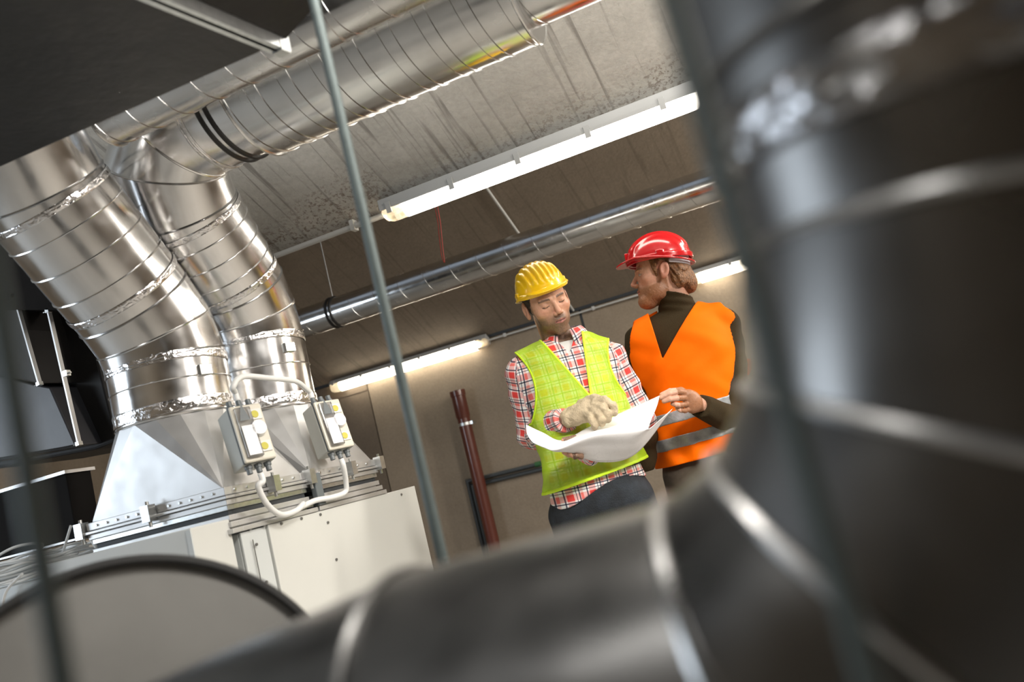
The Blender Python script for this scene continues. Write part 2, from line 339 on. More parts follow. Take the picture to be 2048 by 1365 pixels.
struct('trim_3', MB().box((XL, WY - .02, SEAMZ - .012), (XR, WY + .001, SEAMZ + .012)), 'gasket_dark')
j3 = onY(150, 952, WY); struct('trim_4', MB().box((XL, WY - .003, j3[2] - .012), (jx - .02, WY + .005, j3[2] + .006)), 'conc_wall_shaded')

# ------------------------------------------------------------------ foreground elbow duct
def duct_fg():
    r = .1; Yc = .42; Xv = .071; zh = CAMZ - .15; Rc = .200
    root = empty('ventilation_duct', (Xv, Yc, zh), 'huge blurred dark metal duct elbow close to the lens, filling the right and bottom', 'duct')
    cx, cz_ = Xv - Rc, zh + Rc
    arc = [(cx + Rc * cos(radians(a)), Yc, cz_ + Rc * sin(radians(a))) for a in (0, -27, -50, -72)]
    vt = [(Xv, Yc, cz_ + .42), (Xv, Yc, cz_ + .19), (Xv, Yc, cz_ + .085)] + [arc[0]]
    mb = MB(); rings_ = []
    for i in range(3):
        rr = tube(mb, [np.array(vt[0]) if i == 0 and False else np.array(vt[i]), np.array(vt[i + 1])], r + (.0016 if i % 2 else 0), 64, cap=False, up=np.array([0, 1., 0]))
        loop_bead(mb, rr[0], vt[i], .0035)
    part(mb, 'straight_section', 'galv_shaded', root)
    full = vt[-2:] + arc[1:] + [(cx - .02, Yc, zh)]
    allp = [np.array(vt[2])] + [np.array(p) for p in arc] + [np.array((-.28, Yc, zh))]
    tmp = MB(); RR = tube(tmp, allp, r, 64, cap=False, up=np.array([0, 1., 0]))
    mb = MB()
    for i in range(1, 4):
        mb.rings([RR[i], RR[i + 1]]); 
    part(mb, 'elbow', 'galv_shaded', root)
    for i in range(1, 5):
        mb = MB(); loop_bead(mb, RR[i], allp[i], .0032); part(mb, 'seam_ring', 'seam_shaded', root)
    # a ridged joint with screws and foil on the upright part
    mb = MB(); tapeband(mb, (Xv, Yc, cz_ + .052), (0, 0, 1), r + .001, .026, amp=.003); part(mb, 'foil_tape', 'foil_dull', root)
    mb = MB(); R2 = tube(mb, [allp[4], (-.24, Yc, zh), (-.52, Yc + .01, zh - .05), (-.74, Yc + .02, zh - .17)], r + .001, 64, cap=False, up=np.array([0, 1., 0]))
    for q, c in ((R2[1], (-.24, Yc, zh)),): loop_bead(mb, q, c, .0030)
    part(mb, 'straight_section', 'galv_shaded', root)
duct_fg()
# round capped stub behind it, lower left
def stub():
    D = .98; c = onD(272, 1578, D); ax = unit(CC - c); r = 455 * D / FPX
    root = empty('duct_cap', c, 'blurred round grey duct end with a dark rim at the bottom left', 'duct')
    mb = MB(); tube(mb, [c, c - ax * .10], r, 96, cap=False); loop_bead(mb, circ(c, ax, r, 96), c, .006); part(mb, 'duct_body', 'rubber', root)
    mb = MB(); n = 96; R = [circ(c - ax * .006, ax, r * k, n) for k in (.985, .7, .4, .1)]; mb.rings(R, cap1=True); part(mb, 'end_plate', 'cap_grey', root)
stub()
# ------------------------------------------------------------------ threaded hanging rods
def rod(p0, p1, r, label):
    mb = MB(); p0 = np.array(p0); p1 = np.array(p1); tube(mb, [p0, p1], r * .96, 16)
    helix(mb, p0, p1, r * .95, r * .45, r * .06, 10)
    o = mb.build('threaded_rod', 'rod_steel'); tag(o, label, 'rod'); return o
def vrod(px, py, D, ztop, zbot, r, label, py2=None):
    c = onD(px, py, D); rod((c[0], c[1], zbot), (c[0], c[1], ztop), r, label)
vrod(752, 540, 1.15, cz(1.1), 0.0, .0078, 'upright grey-green threaded rod in the middle, passing in front of the long ceiling lamp')
vrod(45, 900, .27, 1.55, .0, .0042, 'blurred dark upright rod at the far left, in front of the round duct end')
vrod(1497, 540, .25, 1.55, .0, .0040, 'blurred dark upright rod crossing the big foreground duct at the right')

# ------------------------------------------------------------------ overhead ducts
def black_duct():
    z = 2.02
    A = onZ(-60, 362, z); B = onZ(563, 86, z); C = onZ(352, -4, z)
    E = onZ(720, -22, z); 
    root = empty('rectangular_duct', (B[0], B[1], z), 'large matt black rectangular duct overhead at the top left, underside showing', 'duct')
    dn = unit(C - B)
    A2 = A + (C - B) * 2.2; B2 = B + (C - B) * 2.2
    mb = MB(); mb.prism([A, B, B2, A2], (0, 0, .42)); part(mb, 'duct_body', 'black_insul', root, smooth=False, bevel=.004)
    E2 = E + (C - B) * 2.2
    mb = MB(); mb.prism([B + np.array([0.012, 0, .004]), E + np.array([0, 0, .05]), E2 + np.array([0, 0, .05]), B2 + np.array([0.012, 0, .004])], (0, 0, .4)); part(mb, 'duct_body', 'black_insul', root, smooth=False)
    w_ = unit(np.cross(dn, (0, 0, 1)))
    for s_ in (-.011, .006):
        mb = MB(); mb.box((0, 0, -.020), (2.2 * np.linalg.norm(C - B), .010, .43), frame=(B + w_ * s_ - dn * .01, dn, w_, (0, 0, 1))); part(mb, 'flange', 'steel', root, 'thin zinc flange strip', smooth=False)
    mb = MB(); mb.box((-.006, -.012, -.024), (.018, .012, .0), frame=(B, dn, w_, (0, 0, 1))); part(mb, 'corner_clamp', 'steel', root, smooth=False)
black_duct()
def thin_duct():
    Yc = 1.72; r = .075; zc = CAMZ + .606 * Yc + 1.17 * r
    x0 = onY(205, 262, Yc)[0] + .03; x1 = .6
    root = empty('spiral_duct', (x0, Yc, zc), 'slim spiral-seamed steel duct tucked behind the black duct, above the wide spiral duct', 'duct')
    mb = MB(); p0, p1 = (x0, Yc, zc), (x1, Yc, zc); tube(mb, [p0, p1], r, 64); helix(mb, p0, p1, r, .105, .0026, 48)
    loop_bead(mb, circ(p0, (1, 0, 0), r, 64), p0, .003); part(mb, 'duct_pipe', 'duct_thin', root)
    mb = MB(); c = onY(640, 60, Yc)[0]; tube(mb, [(c, Yc, zc), (c + .05, Yc, zc)], r + .004, 64); part(mb, 'coupling', 'duct_thin', root)
thin_duct()
BY = 2.03; BZ = CAMZ + 1.206
def big_duct():
    r = .190; x0 = -1.33; x1 = -.48
    root = empty('spiral_duct', (x0, BY, BZ), 'wide shiny spiral duct running from the steel elbow to the upper right', 'duct')
    p0, p1 = (x0, BY, BZ), (x1, BY, BZ); mb = MB(); R = tube(mb, [p0, p1], r, 96, cap=False)
    helix(mb, p0, p1, r, .105, .0032, 64); helix(mb, p0, p1, r, .105, .0022, 64, phase=2.2); loop_bead(mb, R[0], p0, .004); loop_bead(mb, R[1], p1, .004)
    part(mb, 'duct_pipe', 'galv_spiral', root)
    mb = MB(); mb.rings([circ(p1, (1, 0, 0), r, 64), circ(p1, (1, 0, 0), .120, 64)]); part(mb, 'reducer_plate', 'galv_sheet', root)
    zn = BZ - .032; q0, q1 = (x1 - .02, BY, zn), (1.2, BY, zn); mb = MB(); tube(mb, [q0, q1], .122, 64); helix(mb, q0, q1, .122, .19, .002, 48)
    for dx in (.30, .33): loop_bead(mb, circ((x1 + dx, BY, zn), (1, 0, 0), .122, 64), (x1 + dx, BY, zn), .006)
    part(mb, 'narrow_pipe', 'galv_spiral', root)
    mb = MB(); mb.rings([circ((x0 - .001, BY, BZ), (1, 0, 0), r, 64), circ((x0 - .004, BY, BZ), (1, 0, 0), .172, 64)]); part(mb, 'end_flange', 'galv_sheet', root)
    for dx in (.07, .098): mb = MB(); loop_bead(mb, circ((x0 - dx, BY, BZ), (1, 0, 0), .174, 64), (x0 - dx, BY, BZ), .0055); part(mb, 'rubber_ring', 'rubber', root)
    mb = MB(); tapeband(mb, (x0 - .165, BY, BZ), (1, 0, 0), .172, .022, amp=.0014); part(mb, 'foil_tape', 'foil', root)
big_duct()
def jog_duct(which):
    r = .172
    if which == 'R':
        base = np.array([-1.82, 2.43, 1.515])
        P = [base, (-1.815, 2.43, 1.775), (-1.805, 2.405, 1.865), (-1.79, 2.352, 1.95), (-1.752, 2.14, 2.185), (-1.715, 2.058, 2.305), (-1.625, BY, BZ - .012), (-1.50, BY, BZ), (-1.325, BY, BZ)]
        lab = 'right silvery duct rising from the white unit, with an elbow into the wide spiral duct'
    else:
        base = np.array([-1.83, 2.02, 1.515])
        P = [base, (-1.83, 2.02, 1.70), (-1.83, 1.995, 1.79), (-1.832, 1.935, 1.88), (-1.828, 1.68, 2.185), (-1.80, 1.60, 2.29), (-1.88, 1.52, 2.37), (-2.1, 1.48, 2.40)]
        lab = 'left and nearest silvery duct rising from the white unit'
    P = [np.array(p, float) for p in P]
    root = empty('ventilation_duct', base, lab, 'duct', 'silvery jogged ducts above the white unit')
    tmp = MB(); RR = tube(tmp, P, r, 96, cap=False)
    def seg(i, j, name, mat='galv', extra=()):
        mb = MB()
        for k in range(i, j): mb.rings([RR[k], RR[k + 1]])
        for k in range(i, j + 1): loop_bead(mb, RR[k], P[k], .0032)
        for c_, ax_ in extra: loop_bead(mb, circ(c_, ax_, r, 96), c_, .0022)
        return part(mb, name, mat, root)
    ext = []
    a, b_ = P[3], P[4]
    seg(0, 1, 'straight_section', 'galv', [(P[0] * .45 + P[1] * .55, P[1] - P[0])])
    seg(1, 3, 'elbow')
    seg(3, 4, 'straight_section', 'galv', [(a + (b_ - a) * t, b_ - a) for t in (.3, .52, .74)])
    seg(4, len(P) - 1, 'elbow')
    for c_, ax_, w_ in ((P[0] + (0, 0, .025), P[1] - P[0], .036), (P[1] + (0, 0, -.016), P[1] - P[0], .028), (a + (b_ - a) * .13, b_ - a, .022), (a + (b_ - a) * .90, b_ - a, .02)):
        mb = MB(); tapeband(mb, c_, ax_, r + .001, w_, amp=.0016); part(mb, 'foil_tape', 'foil', root, 'crumpled foil tape')
    # transition: round top to rectangular foot with folded facets
    X0, X1 = -2.05, -1.57; Y0, Y1 = (2.25, 2.62) if which == 'R' else (1.85, 2.20); zt, zb = base[2], 1.275
    cs = [np.array([X1, Y0, zb]), np.array([X1, Y1, zb]), np.array([X0, Y1, zb]), np.array([X0, Y0, zb])]
    mb = MB(); K = 8
    for q in range(4):
        a0 = -pi / 4 + q * pi / 2 - pi / 4
        pts = [base + r * np.array([cos(a0 + pi / 2 * k / K), sin(a0 + pi / 2 * k / K), 0]) for k in range(K + 1)]
        for k in range(0, K, 2): mb.add([cs[q], pts[k], pts[k + 2]], [(0, 2, 1)])
        nx = cs[(q + 1) % 4]; mb.add([cs[q], nx, pts[K]], [(0, 1, 2)])
    part(mb, 'transition', 'galv_sheet', root, 'folded sheet-metal transition from rectangular foot to round', smooth=False)
    # saddle clip
    ang = -.25; c_ = P[1] + np.array([cos(ang) * r, sin(ang) * r, -.07])
    mb = MB(); mb.box((-.012, -.02, -.016), (.012, .02, .016), frame=(c_, (cos(ang), sin(ang), 0), (-sin(ang), cos(ang), 0), (0, 0, 1))); part(mb, 'cable_clip', 'steel', root, smooth=False, bevel=.002)
    return (X0, X1, Y0, Y1)
def connector(X0, X1, Y0, Y1, lab):
    root = empty('flexible_connector', ((X0 + X1) / 2, (Y0 + Y1) / 2, 1.16), lab, 'duct connector', 'flanged flexible connectors on the white unit')
    def frame_(z0, z1, e, name, mat):
        mb = MB(); mb.box((X0 - e, Y0 - e, z0), (X1 + e, Y0 + .02, z1)).box((X0 - e, Y1 - .02, z0), (X1 + e, Y1 + e, z1)).box((X0 - e, Y0 + .02, z0), (X0 + .02, Y1 - .02, z1)).box((X1 - .02, Y0 + .02, z0), (X1 + e, Y1 - .02, z1))
        return part(mb, name, mat, root, smooth=False, bevel=.0015)
    frame_(1.258, 1.280, .010, 'flange', 'galv_sheet'); frame_(1.248, 1.256, .018, 'flange', 'galv_sheet'); frame_(1.232, 1.246, .010, 'flange', 'galv_sheet')
    frame_(1.218, 1.232, .004, 'metal_strip', 'steel'); frame_(1.205, 1.218, -.002, 'fabric_collar', 'gasket_dark'); frame_(1.190, 1.205, .006, 'metal_strip', 'galv_sheet')
    frame_(1.172, 1.186, .012, 'flange', 'galv_sheet'); frame_(1.155, 1.168, .020, 'flange', 'galv_sheet')
    mb = MB(); mb.box((X0 + .004, Y0 + .004, 1.156), (X1 - .004, Y1 - .004, 1.273)); part(mb, 'inner_sleeve', 'galv_sheet', root, smooth=False)
    for cx_, cy_, ax_ in (((X0 + X1) / 2, Y0 - .028, 0), (X1 + .028, (Y0 + Y1) / 2, 1), (X0 - .03, Y0 - .01, 0), (X1 + .02, Y1 + .012, 1)):
        mb = MB(); mb.box((cx_ - .014, cy_ - .014, 1.24), (cx_ + .014, cy_ + .014, 1.285)); tube(mb, [(cx_, cy_ , 1.225), (cx_, cy_, 1.295)], .005, 8); part(mb, 'clamp', 'steel', root, smooth=False)
    n = 12
    for k in range(n):
        x = X0 + .03 + (X1 - X0 - .06) * k / (n - 1); y = Y0 + .03 + (Y1 - Y0 - .06) * k / (n - 1)
        mb = MB(); tube(mb, [(x, Y0 - .010, 1.269), (x, Y0 - .014, 1.269)], .0035, 8); part(mb, 'rivet', 'steel', root)
        if k % 2 == 0: mb = MB(); tube(mb, [(X1 + .010, y, 1.269), (X1 + .014, y, 1.269)], .0035, 8); part(mb, 'rivet', 'steel', root)
dR = jog_duct('R'); dL = jog_duct('L')
connector(*dL, 'silver flanged connector under the left duct, bluish front side with a centre clamp')
connector(*dR, 'silver flanged connector under the right duct, next to the white unit top')

# ------------------------------------------------------------------ white air handling unit
def ahu():
    Xr = -1.565; Y0 = 1.87; Y1 = 2.85; zt = 1.152
    root = empty('air_handling_unit', (-1.9, 2.3, 0), 'white painted air handling unit with screwed side panel under the silvery ducts', 'ventilation unit')
    mb = MB(); mb.box((-2.10, Y0, .1), (Xr - .004, Y1, zt)); part(mb, 'housing', 'white_paint_shaded', root, smooth=False, bevel=.004)  # bluish shade of this face put into its paint colour
    mb = MB(); mb.box((Xr - .004, Y0 + .11, .12), (Xr + .010, Y1 + .004, zt + .002)); part(mb, 'side_panel', 'white_paint', root, smooth=False, bevel=.002)
    mb = MB(); mb.box((Xr - .004, Y0, .12), (Xr + .004, Y0 + .105, zt)); part(mb, 'side_panel', 'white_paint_shaded', root, smooth=False, bevel=.002)
    mb = MB(); mb.box((-2.10, Y0 + .02, .0), (Xr - .02, Y1, .1)); part(mb, 'base_frame', 'steel', root, smooth=False)
    for (px, py) in ((500, 1058), (528, 1052), (562, 1048), (602, 1038), (640, 1030), (655, 1046), (672, 1120), (532, 1165), (802, 990), (512, 1090)):
        p = onX(px, py, Xr + .010); mb = MB(); tube(mb, [p, p + (.004, 0, 0)], .0042, 10); part(mb, 'screw', 'screw', root)
    p = onX(505, 1080, Xr + .010); mb = MB(); mb.box((0, -.0015, -1.0), (.0012, .0015, 0), frame=(p, (1, 0, 0), (0, 1, 0), (0, 0, 1))); part(mb, 'panel_joint', 'screw', root, smooth=False)
    for k in range(4): mb = MB(); mb.box((-2.3 + .2 * k, Y0 + .2, 0), (-2.26 + .2 * k, Y0 + .24, .1))
ahu()
def cabinet():
    Yf = 1.70; a = onY(92, 1132, Yf); b_ = onY(380, 1057, Yf); zt = b_[2]
    root = empty('control_cabinet', ((a[0] + b_[0]) / 2, Yf + .08, 0), 'plain white cabinet front standing before the left connector, partly behind the round duct end', 'cabinet')
    mb = MB(); mb.box((a[0], Yf, .1), (b_[0], Yf + .145, zt)); part(mb, 'housing', 'white_paint', root, smooth=False, bevel=.003)
    mb = MB(); mb.box((b_[0] - .012, Yf - .004, .12), (b_[0] + .002, Yf, zt - .004)); part(mb, 'edge_trim', 'white_paint_shaded', root, smooth=False)
    mb = MB(); mb.box((a[0] + .02, Yf + .02, 0), (b_[0] - .02, Yf + .12, .1)); part(mb, 'plinth', 'steel', root, smooth=False)
    return a, b_, zt
cabA, cabB, cabZ = cabinet()
# ------------------------------------------------------------------ control boxes on the transitions
def control_box(Y, lab):
    # stands off the sloping right face of a transition
    h = .165; wd = .092; dp = .058
    Xc = -1.545; z0 = 1.315
    wv = unit([.44, .9, 0]); up_ = unit([-.24, .0, 1]); up_ = unit(up_ - wv * (up_ @ wv)); out = unit(np.cross(wv, up_)); O = np.array([Xc + .0, Y - wd / 2, z0])
    root = empty('control_box', O, lab, 'electrical box', 'grey control boxes on the sheet-metal transitions')
    fr = (O, out, wv, up_)
    mb = MB(); mb.box((-.03, .0, 0), (.040, wd, h), frame=fr); part(mb, 'box_body', 'box_grey', root, smooth=False, bevel=.004)
    mb = MB(); mb.box((.040, .001, .001), (.046, wd - .001, h - .001), frame=fr); part(mb, 'seal', 'gland', root, 'dark rubber seal', smooth=False)
    mb = MB(); mb.box((.046, 0, 0), (dp, wd, h), frame=fr); part(mb, 'cover', 'box_cream', root, smooth=False, bevel=.005)
    mb = MB(); mb.box((dp, .008, .010), (dp + .012, wd - .038, h - .010), frame=fr); part(mb, 'clear_window', 'clear_cover', root, smooth=False, bevel=.003)
    mb = MB(); mb.box((dp + .0125, .012, .015), (dp + .014, .048, .100), frame=fr); part(mb, 'label_plate', 'paper_label', root, 'blank white label', smooth=False)
    mb = MB(); mb.add([O + out * (dp + .013) + wv * y + up_ * z for y, z in ((.014, .115), (.044, .115), (.029, .168))], [(0, 1, 2)]); part(mb, 'warning_mark', 'gland', root, 'small dark triangle', smooth=False)
    mb = MB(); mb.rings([circ(O + out * (dp + .002) + wv * .062 + up_ * .090, out, .024, 28), circ(O + out * (dp + .014) + wv * .062 + up_ * .090, out, .021, 28)], cap1=True); part(mb, 'dial', 'paper_label', root)
    for z in (.022, h - .048):
        mb = MB(); mb.box((dp, wd - .045, z), (dp + .004, wd - .008, z + .03), frame=fr); s_ = part(mb, 'corner_plate', 'plastic_white', root, smooth=False)
        mb = MB(); mb.rings([circ(O + out * (dp + .004) + wv * (wd - .027) + up_ * (z + .015), out, .011, 16), circ(O + out * (dp + .006) + wv * (wd - .027) + up_ * (z + .015), out, .010, 16)], cap1=True); part(mb, 'yellow_disc', 'yellow_label', s_, smooth=False)
    g = []
    for y in (.018, .046, .074):
        for z, s_ in ((0, -1), (h, 1)):
            p = O + out * .028 + wv * y + up_ * z; mb = MB(); tube(mb, [p, p + up_ * s_ * .010], .0105, 8); tube(mb, [p + up_ * s_ * .010, p + up_ * s_ * .024], .008, 10); part(mb, 'cable_gland', 'gland', root)
    return lambda y, z: O + out * .028 + wv * y + up_ * (z if z < 0 else h + z)
b1 = control_box(1.935, 'control box on the left transition, the nearer of the two'); b2 = control_box(2.335, 'control box on the right transition, the farther of the two')
def cable(pts, r, lab, mat='cable_white', group=None, name='cable', n=8):
    mb = MB(); q = smoothpath(pts, n); tube(mb, q, r, 10); o = mb.build(name, mat, smooth='s'); tag(o, lab, 'cable', group); return o
cable([b1(.046, .024), b1(.046, .05), onX(466, 775, -1.525), onX(485, 754, -1.52), onX(540, 757, -1.525), onX(590, 763, -1.54), onX(612, 778, -1.55), b2(.018, .045), b2(.018, .024)], .0085, 'pale grey flexible cable arching between the tops of the two control boxes')
cable([b1(.046, -.028), b1(.046, -.05), onX(517, 975, -1.50), onX(535, 1010, -1.51), onX(562, 1030, -1.52), onX(592, 1022, -1.53), onX(607, 1008, -1.54)], .0085, 'pale grey cable hanging from the bottom of the nearer control box')
cable([b2(.046, -.028), b2(.046, -.05), onX(692, 965, -1.51), onX(690, 985, -1.52), onX(665, 995, -1.53), onX(630, 1002, -1.54), onX(596, 1018, -1.54)], .0085, 'pale grey cable hanging from the bottom of the farther control box')
mb = MB(); mb.box((-1.565, 2.225, 1.17), (-1.545, 2.262, 1.27)); tag(mb.build('damper_actuator', 'gland', smooth=False, bevel=.003), 'small black actuator block between the two flanged connectors', 'actuator')

# ------------------------------------------------------------------ dark rectangular ductwork on the left
def dark_duct():
    Yf = 2.30; W = lambda x, y, Y=Yf: onY(x, y, Y)
    root = empty('rectangular_duct', W(60, 1000), 'dark insulated rectangular duct with zinc flanges at the far left edge', 'duct')
    a = W(131, 945); b_ = W(158, 1078); x1 = a[0]
    mb = MB(); mb.box((x1 - 1.0, Yf, b_[2]), (x1, Yf + .11, a[2])); part(mb, 'lower_section', 'black_matt', root, smooth=False, bevel=.004)
    for z, e, h in ((a[2], .012, .02), (b_[2], .02, .012), (b_[2] - .018, .012, .016)):
        mb = MB(); mb.box((x1 - 1.0, Yf - .014, z - h / 2 * .6), (x1 + e, Yf + .12, z + h / 2 * .6)); part(mb, 'flange', 'galv_sheet', root, 'thin zinc flange', smooth=False)
    mb = MB(); mb.box((x1 - 1.0, Yf - .004, 0.0), (x1 - .01, Yf + .10, b_[2] - .026)); part(mb, 'foot', 'white_paint', root, 'white foot', smooth=False)
    us_ = [onY(p[0], p[1], Yf) for p in ((-150, 620), (150, 620), (150, 470), (60, 400), (-150, 340))]; us_ = [np.array((p[0], p[1], min(p[2], 2.62))) for p in us_]
    mb = MB(); mb.prism(us_, (0, .12, 0)); part(mb, 'upper_section', 'black_matt', root, smooth=False)
    # bulky bend above
    Yb = 2.50; d = (0, .42, 0)
    pts = [onY(p[0], p[1], Yb) for p in ((-150, 955), (0, 936), (110, 915), (190, 900), (232, 884), (222, 830), (190, 700), (150, 560), (120, 470), (-150, 400))]; pts = [np.array((p[0], p[1], min(p[2], 2.42))) for p in pts]
    mb = MB(); mb.prism(pts, d); part(mb, 'bend', 'black_insul2', root, smooth=False, bevel=.01)
    Yc = 2.38; pts = [onY(p[0], p[1], Yc) for p in ((-150, 945), (0, 922), (152, 892), (100, 775), (72, 770), (0, 752), (-150, 748))]
    mb = MB(); mb.prism(pts, (0, .13, 0)); part(mb, 'side_plate', 'grey_insul', root, 'grey sheet side plate', smooth=False, bevel=.006)
    pts = [onY(p[0], p[1], Yc - .06) for p in ((-150, 742), (0, 752), (76, 768), (50, 660), (22, 585), (-150, 560))]
    mb = MB(); mb.prism(pts, (0, .2, 0)); part(mb, 'side_plate', 'black_insul2', root, smooth=False, bevel=.006)
    for A, B in (((27, 592), (77, 768)), ((95, 622), (156, 888))):
        p, q = onY(*A, Yc - .075), onY(*B, Yc - .075); t = unit(q - p); s_ = unit(np.cross(t, (0, 1, 0)))
        mb = MB(); mb.box((0, -.0035, -.002), (np.linalg.norm(q - p), .0035, .014), frame=(p, t, s_, (0, 1, 0))); part(mb, 'flange', 'galv_sheet', root, 'thin zinc flange', smooth=False)
        for e, sg in ((p, -1), (q, 1)):
            mb = MB(); mb.box((-.007, -.008, -.005), (.007, .008, .014), frame=(e, t, s_, (0, 1, 0))); tube(mb, [e - s_ * .022, e + s_ * .0], .0025, 8); part(mb, 'corner_clamp', 'steel', root, smooth=False)
    c = onY(133, 748, Yc - .085); mb = MB(); mb.box((-.010, -.008, -.009), (.010, .010, .012), frame=(c, (1, 0, 0), (0, 1, 0), (0, 0, 1))); tube(mb, [c, c + (.022, 0, 0)], .0035, 8); part(mb, 'corner_clamp', 'steel', root, smooth=False)
    p, q = onY(152, 893, Yc - .01), onY(-150, 944, Yc - .01); mb = MB(); tube(mb, [p, q], .006, 8); part(mb, 'flange', 'black_insul2', root)
    return x1, b_[2]
dx1, dz1 = dark_duct()
# tray under the coil of cables and the cables themselves
tz = cabZ - .035
mb = MB(); XC = min(cabA[0] - .012, -2.12); mb.box((XC - .75, 1.74, 0), (XC, 2.2, tz)); o = mb.build('metal_cabinet', 'white_paint_shaded', smooth=False, bevel=.004); tag(o, 'low white metal cabinet under the tangle of white cables at the left edge', 'cabinet')
for k in range(12):
    cx_ = cabA[0] - .36 + rng.uniform(-.05, .05); cy_ = 1.95 + rng.uniform(-.04, .04); ra, rb = rng.uniform(.15, .27), rng.uniform(.10, .17); ph = rng.uniform(0, 6.28)
    pts = [(cx_ + ra * cos(ph + t * 6.0 / 14), cy_ + rb * sin(ph + t * 6.0 / 14), tz + .006 + .0075 * k * .8 + .008 * sin(3 * t * 6 / 14 + k) ** 2) for t in range(14)]
    cable(pts, .0042, 'loose white cable in the coil lying on the low cabinet at the left edge', group='white cables coiled on the low cabinet', n=5)
cable([onY(60, 1125, 1.95), onY(85, 1090, 1.93), onY(40, 1092, 1.9), onY(0, 1110, 1.88), onY(-40, 1140, 1.88)], .0045, 'white cable looping up above the coil at the left edge')
cable([onY(122, 1120, 1.93), onY(132, 1085, 1.92), onY(142, 1052, 1.92)], .004, 'single white cable end sticking straight up out of the coil')
cable([onY(195, 1098, 1.92), onY(188, 1088, 1.92), onY(182, 1078, 1.92)], .0055, 'short white cable stub beside the left connector', n=3)
cable([onY(45, 1148, 1.73), onY(12, 1185, 1.72), onY(2, 1240, 1.72)], .004, 'white cable drooping over the front of the low cabinet')

# ------------------------------------------------------------------ lamps
def lamp_proto():
    """local: x along lamp, -y towards room, z up; centred"""
    Lh = .785; root = empty('fluorescent_lamp', (0, 0, 0))
    mb = MB(); prof = [(-.045, .052), (.045, .052), (.05, .02), (.05, .005), (-.05, .005), (-.05, .02)]
    def ex(prof, x0, x1, sc=1): return [[(x, p[0] * s_, p[1] * s_) for p in prof] for x, s_ in x0] 
    mb.rings([[(x, p[0], p[1]) for p in prof] for x in (-Lh, Lh)], cap0=True, cap1=True); part(mb, 'lamp_housing', 'lamp_body', root, smooth=False, bevel=.003, inv=False)
    def dome(x, k): return [(x, .048 * k * cos(a), .004 - .052 * k * sin(a)) for a in np.linspace(0, pi, 13)] + [(x, -.03 * k, .006), (x, .03 * k, .006)]
    mb = MB(); xs = [(-Lh + .10, 1), (Lh - .10, 1)]; mb.rings([dome(x, k) for x, k in xs], cap0=True, cap1=True); d = part(mb, 'diffuser', 'tube_on', root, 'glowing diffuser', inv=False)
    for s_ in (-1, 1):
        mb = MB(); R = [dome(s_ * (Lh - .10), .995), dome(s_ * (Lh - .03), .97), dome(s_ * (Lh - .005), .8), dome(s_ * (Lh + .008), .45)]
        mb.rings(R, cap0=True, cap1=True); part(mb, 'end_cap', 'clear_plastic', root, 'clear plastic end', inv=False)
    for k in range(6):
        x = -Lh + .045 + (2 * Lh - .09) * k / 5
        for y0 in (-.055, .046): mb = MB(); mb.box((x - .011, y0, -.014), (x + .011, y0 + .009, .032)); part(mb, 'clip', 'lamp_body', root, smooth=False, inv=False)
    return root
lampA = lamp_proto(); tag(lampA, 'long bright fluorescent lamp on the ceiling lip, above the two workers', 'lamp', 'fluorescent strip lamps')
pl = onY(772, 432, 3.14); lampA.location = (pl[0] + .785, 3.14, pl[2] + .012); lampA.rotation_euler = (radians(8), 0, 0)
lampB = copy_tree(lampA); pb = onY(665, 782, WY - .06); lampB.location = (pb[0] + .785, WY - .06, pb[2] + .02); lampB.rotation_euler = (radians(-35), 0, 0)
tag(lampB, 'smaller-looking fluorescent lamp at the top of the far wall, above the brown pipe', 'lamp')
lampC = copy_tree(lampA); pc = onY(1372, 565, WY - .06); lampC.location = (pc[0] + .80, WY - .06, pb[2] + .02); lampC.rotation_euler = (radians(-35), 0, 0)
tag(lampC, 'fluorescent lamp on the far wall behind the red helmet', 'lamp')
for L_ in (lampB, lampC):
    for ch in L_.children:
        if ch.name.startswith('diffuser'): ch.data = ch.data.copy(); ch.data.materials[0] = MATS['tube_far']

# ------------------------------------------------------------------ conduits, wires, mid duct
def pipe(name, pts, r, mat, lab, cat='conduit', clips=(), group=None, n=12):
    root = empty(name, pts[0], lab, cat, group); mb = MB(); tube(mb, pts, r, n); part(mb, 'pipe', mat, root)
    for c_ in clips:
        mb = MB(); c_ = np.array(c_); mb.box((-.010, -r * 1.4, -r * 1.5), (.010, r * 1.6, r * 2.2), frame=(c_, (1, 0, 0), (0, 1, 0), (0, 0, 1))); part(mb, 'pipe_clip', mat, root, smooth=False)
    return root
p0 = onY(540, 508, 3.18); p1 = onY(764, 432, 3.18); pm = onY(706, 447, 3.18)
pipe('conduit', [(-3.4, 3.18, p1[2]), (p1[0] + .01, 3.18, p1[2])], .0125, 'conduit_grey', 'pale grey conduit running left from the end of the big ceiling lamp', clips=[(pm[0], 3.18, p1[2])])
xs_ = -.275 * WY
fp = lambda y, x, d=.02: (x, y, zf(y) - d)
pipe('conduit', [fp(3.4, xs_), fp(WY - .03, xs_)], .0095, 'conduit_grey', 'thin pale conduit running down the far ceiling behind the hanging duct', clips=[fp(4.9, xs_), fp(6.0, xs_)])
pa = onY(975, 681, WY - .03)
pipe('conduit', [(pa[0], WY - .03, SEAMZ - .035), (pc[0], WY - .03, SEAMZ - .035)], .008, 'conduit_grey', 'thin conduit with clips along the top of the far wall between its two lamps', clips=[(pa[0] + k, WY - .03, SEAMZ - .035) for k in (.16, .55, .95, 1.35)])
